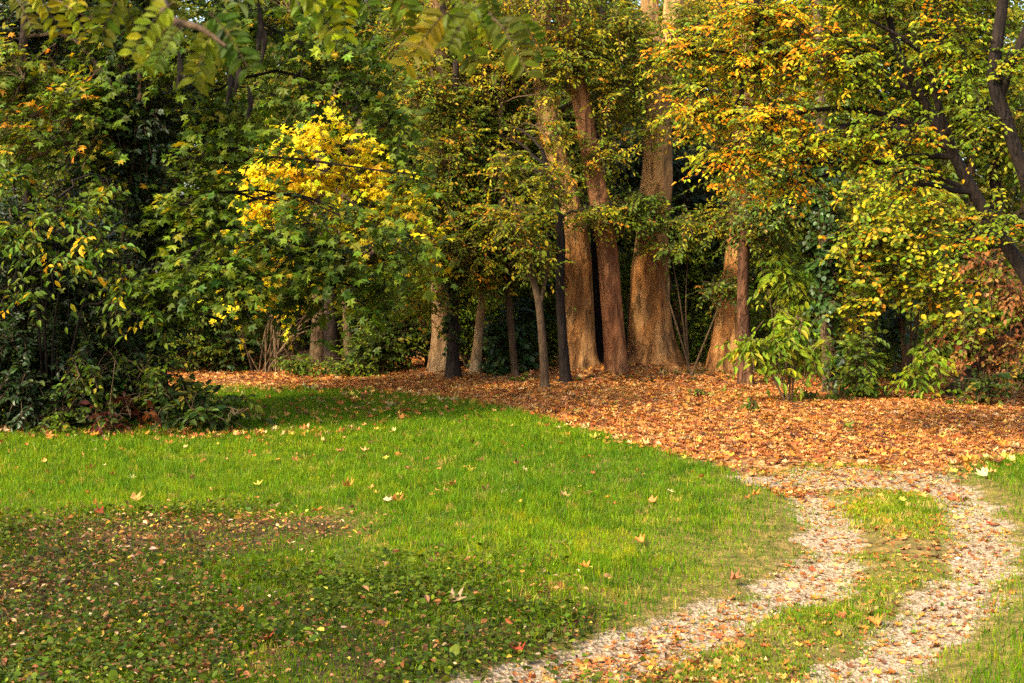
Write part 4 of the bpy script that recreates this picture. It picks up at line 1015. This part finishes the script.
# ---- locust tree beside the viewer: its bough hangs into the top of the view
b0 = np.array([-1.9, -1.6, 0.])
lt = thing('locust_tree', 'nearby locust tree bough with paired leaflets and dark pods hanging in from above', 'tree', b0)
c = stem(lt, b0, [b0 - np.array([0, 0, .1]), b0 + np.array([.05, 0, 1.5]), b0 + np.array([0, .1, 3.2]), b0 + np.array([-.3, .2, 5.5]), b0 + np.array([-.2, .3, 8])], np.array([.22, .18, .16, .12, .06]), DARK, seed=61)
r = np.random.default_rng(97)
boughs = [
    [b0 + np.array([0, .05, 3.0]), np.array([-1.6, 1.4, 3.5]), np.array([-1.2, 2.8, 3.2]), P(60, -70, 3.5), P(150, -12, 3.3), P(168, 18, 3.0), P(200, 28, 2.9), P(226, 46, 2.85)],
    [b0 + np.array([0, .05, 3.2]), np.array([-1.3, 1.4, 3.7]), np.array([-.9, 2.8, 3.4]), P(180, -80, 3.6), P(300, -45, 3.5), P(400, -25, 3.4), P(470, 0, 3.3), P(505, 30, 3.25)],
    [b0 + np.array([0, .05, 2.9]), np.array([-2.0, 1.6, 3.4]), np.array([-1.9, 3.2, 3.1]), P(-60, -30, 3.9), P(30, -10, 3.8), P(75, 10, 3.7)],
]
bp_ = []
for bb in boughs:
    cc_ = cat(bb, 40); bp_.append(cc_)
    mb = MB(); tube(mb, cc_, np.concatenate([np.linspace(.05, .012, 26), np.linspace(.011, .003, 14)]), 8, .05, 3, 5, None, True, None)
    mb.build('limb', TWIG, lt, b0, smooth=True)
mb = MB(); tw = MB()
LC = [((.10, .13, .005), 4), ((.18, .185, .006), 4), ((.06, .09, .004), 2.4), ((.36, .29, .008), 2.2)]


def pinnate(tip, ang, L, r):
    """hanging compound leaf: rachis with paired oval leaflets"""
    n = 8
    az = r.uniform(0, 6.28)
    hd = np.array([math.cos(ang), .5 * math.sin(az), 0]); hd /= np.linalg.norm(hd)
    t = np.linspace(.15, 1, n)
    pts = tip + hd * (L * (t * math.cos(.6) * .8))[:, None] + np.array([0, 0, -1.0]) * (L * (.25 * t + .6 * t ** 1.6))[:, None]
    tube(tw, np.vstack([tip, pts]), np.linspace(.0014, .0007, n + 1), 4)
    tan = unit(np.gradient(pts, axis=0))
    side = unit(np.cross(tan, np.array([0.2 * math.sin(az), -1.0, .25])))
    base = pick(LC, 1, r)[0]
    for sg in (-1, 1):
        d = side * sg * .9 + tan * .45 + r.normal(0, .13, (n, 3))
        nrm = np.cross(side, tan) + r.normal(0, .25, (n, 3))
        nrm = np.where((nrm[:, 2:3] < 0), -nrm, nrm) + np.array([0, -.2, .4])
        ll = r.uniform(.030, .041, n) * (L / .115)
        col = np.clip(base * np.exp(r.normal(0, .2, (n, 1))), 0, .8) * np.exp(r.normal(0, .08, (n, 3)))
        k = r.random(n) > .05
        put(mb, OVATE, pts[k], d[k], nrm[k], ll[k], ll[k] * .5, col[k])


hang = [(15, -12, 3.6, 4), (55, -6, 3.6, 4), (90, -14, 3.4, 3), (112, -8, 3.2, 4), (140, 2, 3.1, 4), (165, 12, 3.0, 3), (198, 18, 3.0, 4), (224, 38, 2.95, 3), (258, -16, 3.3, 4), (292, -14, 3.3, 4), (320, -18, 3.3, 4), (355, -24, 3.3, 3),
        (395, -20, 3.2, 4), (420, -12, 3.15, 4), (440, -4, 3.1, 4), (462, 2, 3.1, 4), (485, 8, 3.05, 4), (502, 18, 3.0, 3), (446, 34, 3.05, 3)]
for px, py, d, k in hang:
    for q in range(max(1, int(k * .7))):
        tw = MB()
        pinnate(P(px + r.normal(0, 14), py + r.normal(-8, 12), d + r.normal(0, .12)), r.uniform(0, 6.28), r.uniform(.085, .14), r)
        tw.build('leaf_stalk', TWIG, lt, b0)
# the rest of its crown, above and beside the frame, shades the near lawn corner
fs = dict(SP['fine_yellow']); fs['L'] = .10; fs['w'] = .45
A, B, DR, POS, DIR, NRM, COH, LOB = spray_set(fs, [((-2.2, -2.0, 6.4), (2.2, 2.0, 1.2), .7), ((-3.6, -.6, 5.8), (1.6, 1.6, .9), .6)], r)
put(mb, OVATE, POS, DIR, NRM, .10, .045, pick(LC, len(POS), r, COH))
mb.build('crown', LEAF, lt, b0)
for k, (px, py, L) in enumerate([(258, 8, .12), (236, 60, .10), (248, 95, .08), (440, -5, .12), (452, 5, .11), (178, 60, .09), (262, 30, .10), (228, 72, .1), (455, 20, .09)]):
    tp = P(px, py - 10, 3.25 + .02 * k); pm = MB()
    pts = cat([tp, tp + np.array([.006, 0, -L * .5]), tp + np.array([-.004, .004, -L])], 10)
    w = .0065 * np.sin(np.linspace(.25, 2.9, 10))
    v = []
    for q, (pt, ww) in enumerate(zip(pts, w)):
        wob = 1 + .25 * math.sin(q * 2.2)
        for a in range(6):
            th = a * math.pi / 3
            v.append(pt + np.array([math.cos(th) * ww * wob, math.sin(th) * ww * .35, .0]))
    i = np.arange(9)[:, None] * 6; j = np.arange(6)[None, :]
    fa = np.stack([i + j, i + (j + 1) % 6, i + 6 + (j + 1) % 6, i + 6 + j], -1).reshape(-1, 4)
    pm.add(np.array(v), fa)
    pm.build('seed_pod', BLACK_SHADED, lt, b0, smooth=True)

# a second tree standing out of view on the sunny side: its thin crown dapples the near corner of the lawn
b0 = np.array([-8.6, 4.6, 0.])
r = np.random.default_rng(98)
at_ = thing('ash_tree', 'thin crowned tree standing outside the view beside the near lawn corner', 'tree', b0)
c = stem(at_, b0, [b0 - np.array([0, 0, .1]), b0 + np.array([.1, 0, 2.0]), b0 + np.array([.5, .4, 4.0]), b0 + np.array([1.0, .8, 5.6])], np.array([.16, .12, .09, .04]), DARK, seed=62)
crown(at_, b0, 'fine_yellow', [((-6.8, 5.8, 5.2), (1.6, 1.4, .8), .55), ((-8.2, 7.4, 4.8), (1.5, 1.2, .8), .6), ((-5.6, 4.4, 5.4), (1.5, 1.3, .8), .5), ((-6.6, 7.4, 4.4), (1.0, .9, .5), .4)], r, c, limb_r=.02)

# ================================================================== single fallen leaves one can pick out on the grass
MAPF = T([(0, 0, 0), (0, .45, .02), (0, 1, .16), (-.16, .64, .10), (-.5, .78, .30), (-.28, .40, .10), (-.55, .18, .25), (-.2, .08, .05),
          (.16, .64, .10), (.5, .78, .22), (.28, .40, .10), (.55, .18, .30), (.2, .08, .05)],
         [[0, 1, 5, 6, 7], [1, 2, 3], [1, 3, 4, 5], [0, 12, 11, 10, 1], [1, 8, 2], [1, 10, 9, 8]])
kinds = {'pale tan': (.27, .18, .09), 'orange': (.42, .14, .022), 'dark red': (.24, .035, .014), 'yellow': (.42, .31, .03), 'brown': (.22, .085, .03)}
spots = [(447, 608, 'pale tan', 'star shaped pale tan leaf lying alone on the ground ivy', .15), (240, 619, 'orange', 'bright orange leaf caught in the darkest ground ivy', .10), (171, 549, 'orange', 'orange curled leaf lying in the bare brown patch', .13),
         (104, 518, 'dark red', 'dark red leaf at the upper edge of the bare brown patch', .10), (66, 524, 'orange', 'orange leaf beside the dark red one above the bare patch', .10), (560, 547, 'pale tan', 'pale tan leaf pair in the middle of the bright lawn', .11),
         (656, 576, 'pale tan', 'cream leaf on the lawn just before the gravel edge', .10), (588, 573, 'orange', 'orange leaf on the lawn between the cream leaf and the ivy', .10), (462, 584, 'dark red', 'near black red leaf above the star shaped pale leaf', .09),
         (752, 499, 'orange', 'red orange leaf on the lawn rim at the start of the gravel', .11), (836, 510, 'orange', 'red orange leaf on the inner wheel track bend', .11), (878, 628, 'orange', 'orange leaf lying on the path grass near the outer track', .12),
         (730, 585, 'brown', 'brown leaf on the grass rim beside the inner track', .11), (986, 537, 'dark red', 'red leaf on the outer wheel track where it bends most', .10), (930, 494, 'dark red', 'red leaf on the pale gravel of the upper bend', .08),
         (325, 580, 'brown', 'brown leaf on the ivy between the bare patch and the pale star leaf', .10), (196, 627, 'brown', 'brown leaf beside the bright orange one in the ivy', .09), (265, 646, 'dark red', 'long dark red leaf low in the ivy nearest the viewer', .12),
         (643, 547, 'orange', 'rusty leaf on the lawn beyond the cream leaf', .10), (470, 475, 'yellow', 'yellow leaf upright on the sunniest strip of lawn', .11), (500, 497, 'pale tan', 'pale leaf on the sunny lawn before the yellow one', .09),
         (315, 515, 'orange', 'orange leaf at the sunny border of the bare patch', .11), (275, 512, 'pale tan', 'pale curled leaf at the sunny border of the bare patch', .12), (660, 677, 'dark red', 'dark red leaf at the nearest edge of the path grass', .11),
         (720, 447, 'brown', 'brown leaf on the lawn just inside the leaf carpet', .11), (950, 465, 'pale tan', 'cream leaf on the gravel beside the outer grass', .14), (520, 660, 'dark red', 'deep red leaf where ivy meets the path', .1)]
r = np.random.default_rng(133)
for px, py, kc, lab, L in spots:
    b = seen_pt(px, py)
    ztop = .035 if b[0] < 2.1 else .015
    a = r.uniform(0, 6.28)
    m = MB()
    put(m, MAPF, np.array([[0., 0, 0]]), np.array([[math.cos(a), math.sin(a), r.uniform(-.05, .1)]]), np.array([[r.normal(0, .15), -.15 + r.normal(0, .12), 1.0]]), np.array([L * .85]), np.array([L * .85]), np.array([kinds[kc]]), np.array([r.uniform(1.2, 2.4)]))
    o = m.build('fallen_leaf', DRYM)
    o.location = (float(b[0]), float(b[1]), float(b[2]) + ztop)
    tag(o, lab, 'leaf', 'single fallen leaves on the grass and path')

# ================================================================== LIGHT, SKY, CAMERA
EL, HX, HY = 42.0, .76, .65      # sun height and the level direction its light travels
w = bpy.data.worlds.new('World'); SC.world = w; w.use_nodes = True
nt = w.node_tree
bg = nt.nodes['Background']
sky = nt.nodes.new('ShaderNodeTexSky'); sky.sky_type = 'NISHITA'; sky.sun_disc = False
sky.sun_elevation = R(EL)
hx, hy = HX / math.hypot(HX, HY), HY / math.hypot(HX, HY)
sky.sun_rotation = math.atan2(-hx, -hy)
sky.air_density = 1.0; sky.dust_density = 4.0; sky.ozone_density = .3
nt.links.new(sky.outputs[0], bg.inputs[0]); bg.inputs[1].default_value = .13
sd = bpy.data.lights.new('sun', 'SUN'); so = bpy.data.objects.new('sun', sd); COL.objects.link(so)
sd.energy = 2.4; sd.angle = R(6); sd.color = (1.0, .84, .60)
from mathutils import Vector
so.rotation_euler = Vector((hx * math.cos(R(EL)), hy * math.cos(R(EL)), -math.sin(R(EL)))).to_track_quat('-Z', 'Y').to_euler()

cd = bpy.data.cameras.new('camera'); cam = bpy.data.objects.new('camera', cd); COL.objects.link(cam)
cam.location = (0, 0, EYE); cam.rotation_euler = (R(90), 0, 0)
cd.sensor_width = 36.0; cd.lens = 36.0 * F / 1024.0
cd.shift_y = -(341.5 - HOR) / 1024.0
cd.clip_end = 2000
cd.dof.use_dof = True; cd.dof.focus_distance = 16.0; cd.dof.aperture_fstop = 9.0
SC.camera = cam
SC.view_settings.view_transform = 'Standard'; SC.view_settings.look = 'None'
SC.view_settings.exposure = 2.0; SC.view_settings.gamma = 1.0
SC.render.resolution_x = 1024; SC.render.resolution_y = 683
cy = SC.cycles
cy.max_bounces = 6; cy.diffuse_bounces = 3; cy.glossy_bounces = 2; cy.transmission_bounces = 4; cy.transparent_max_bounces = 4
cy.use_denoising = False
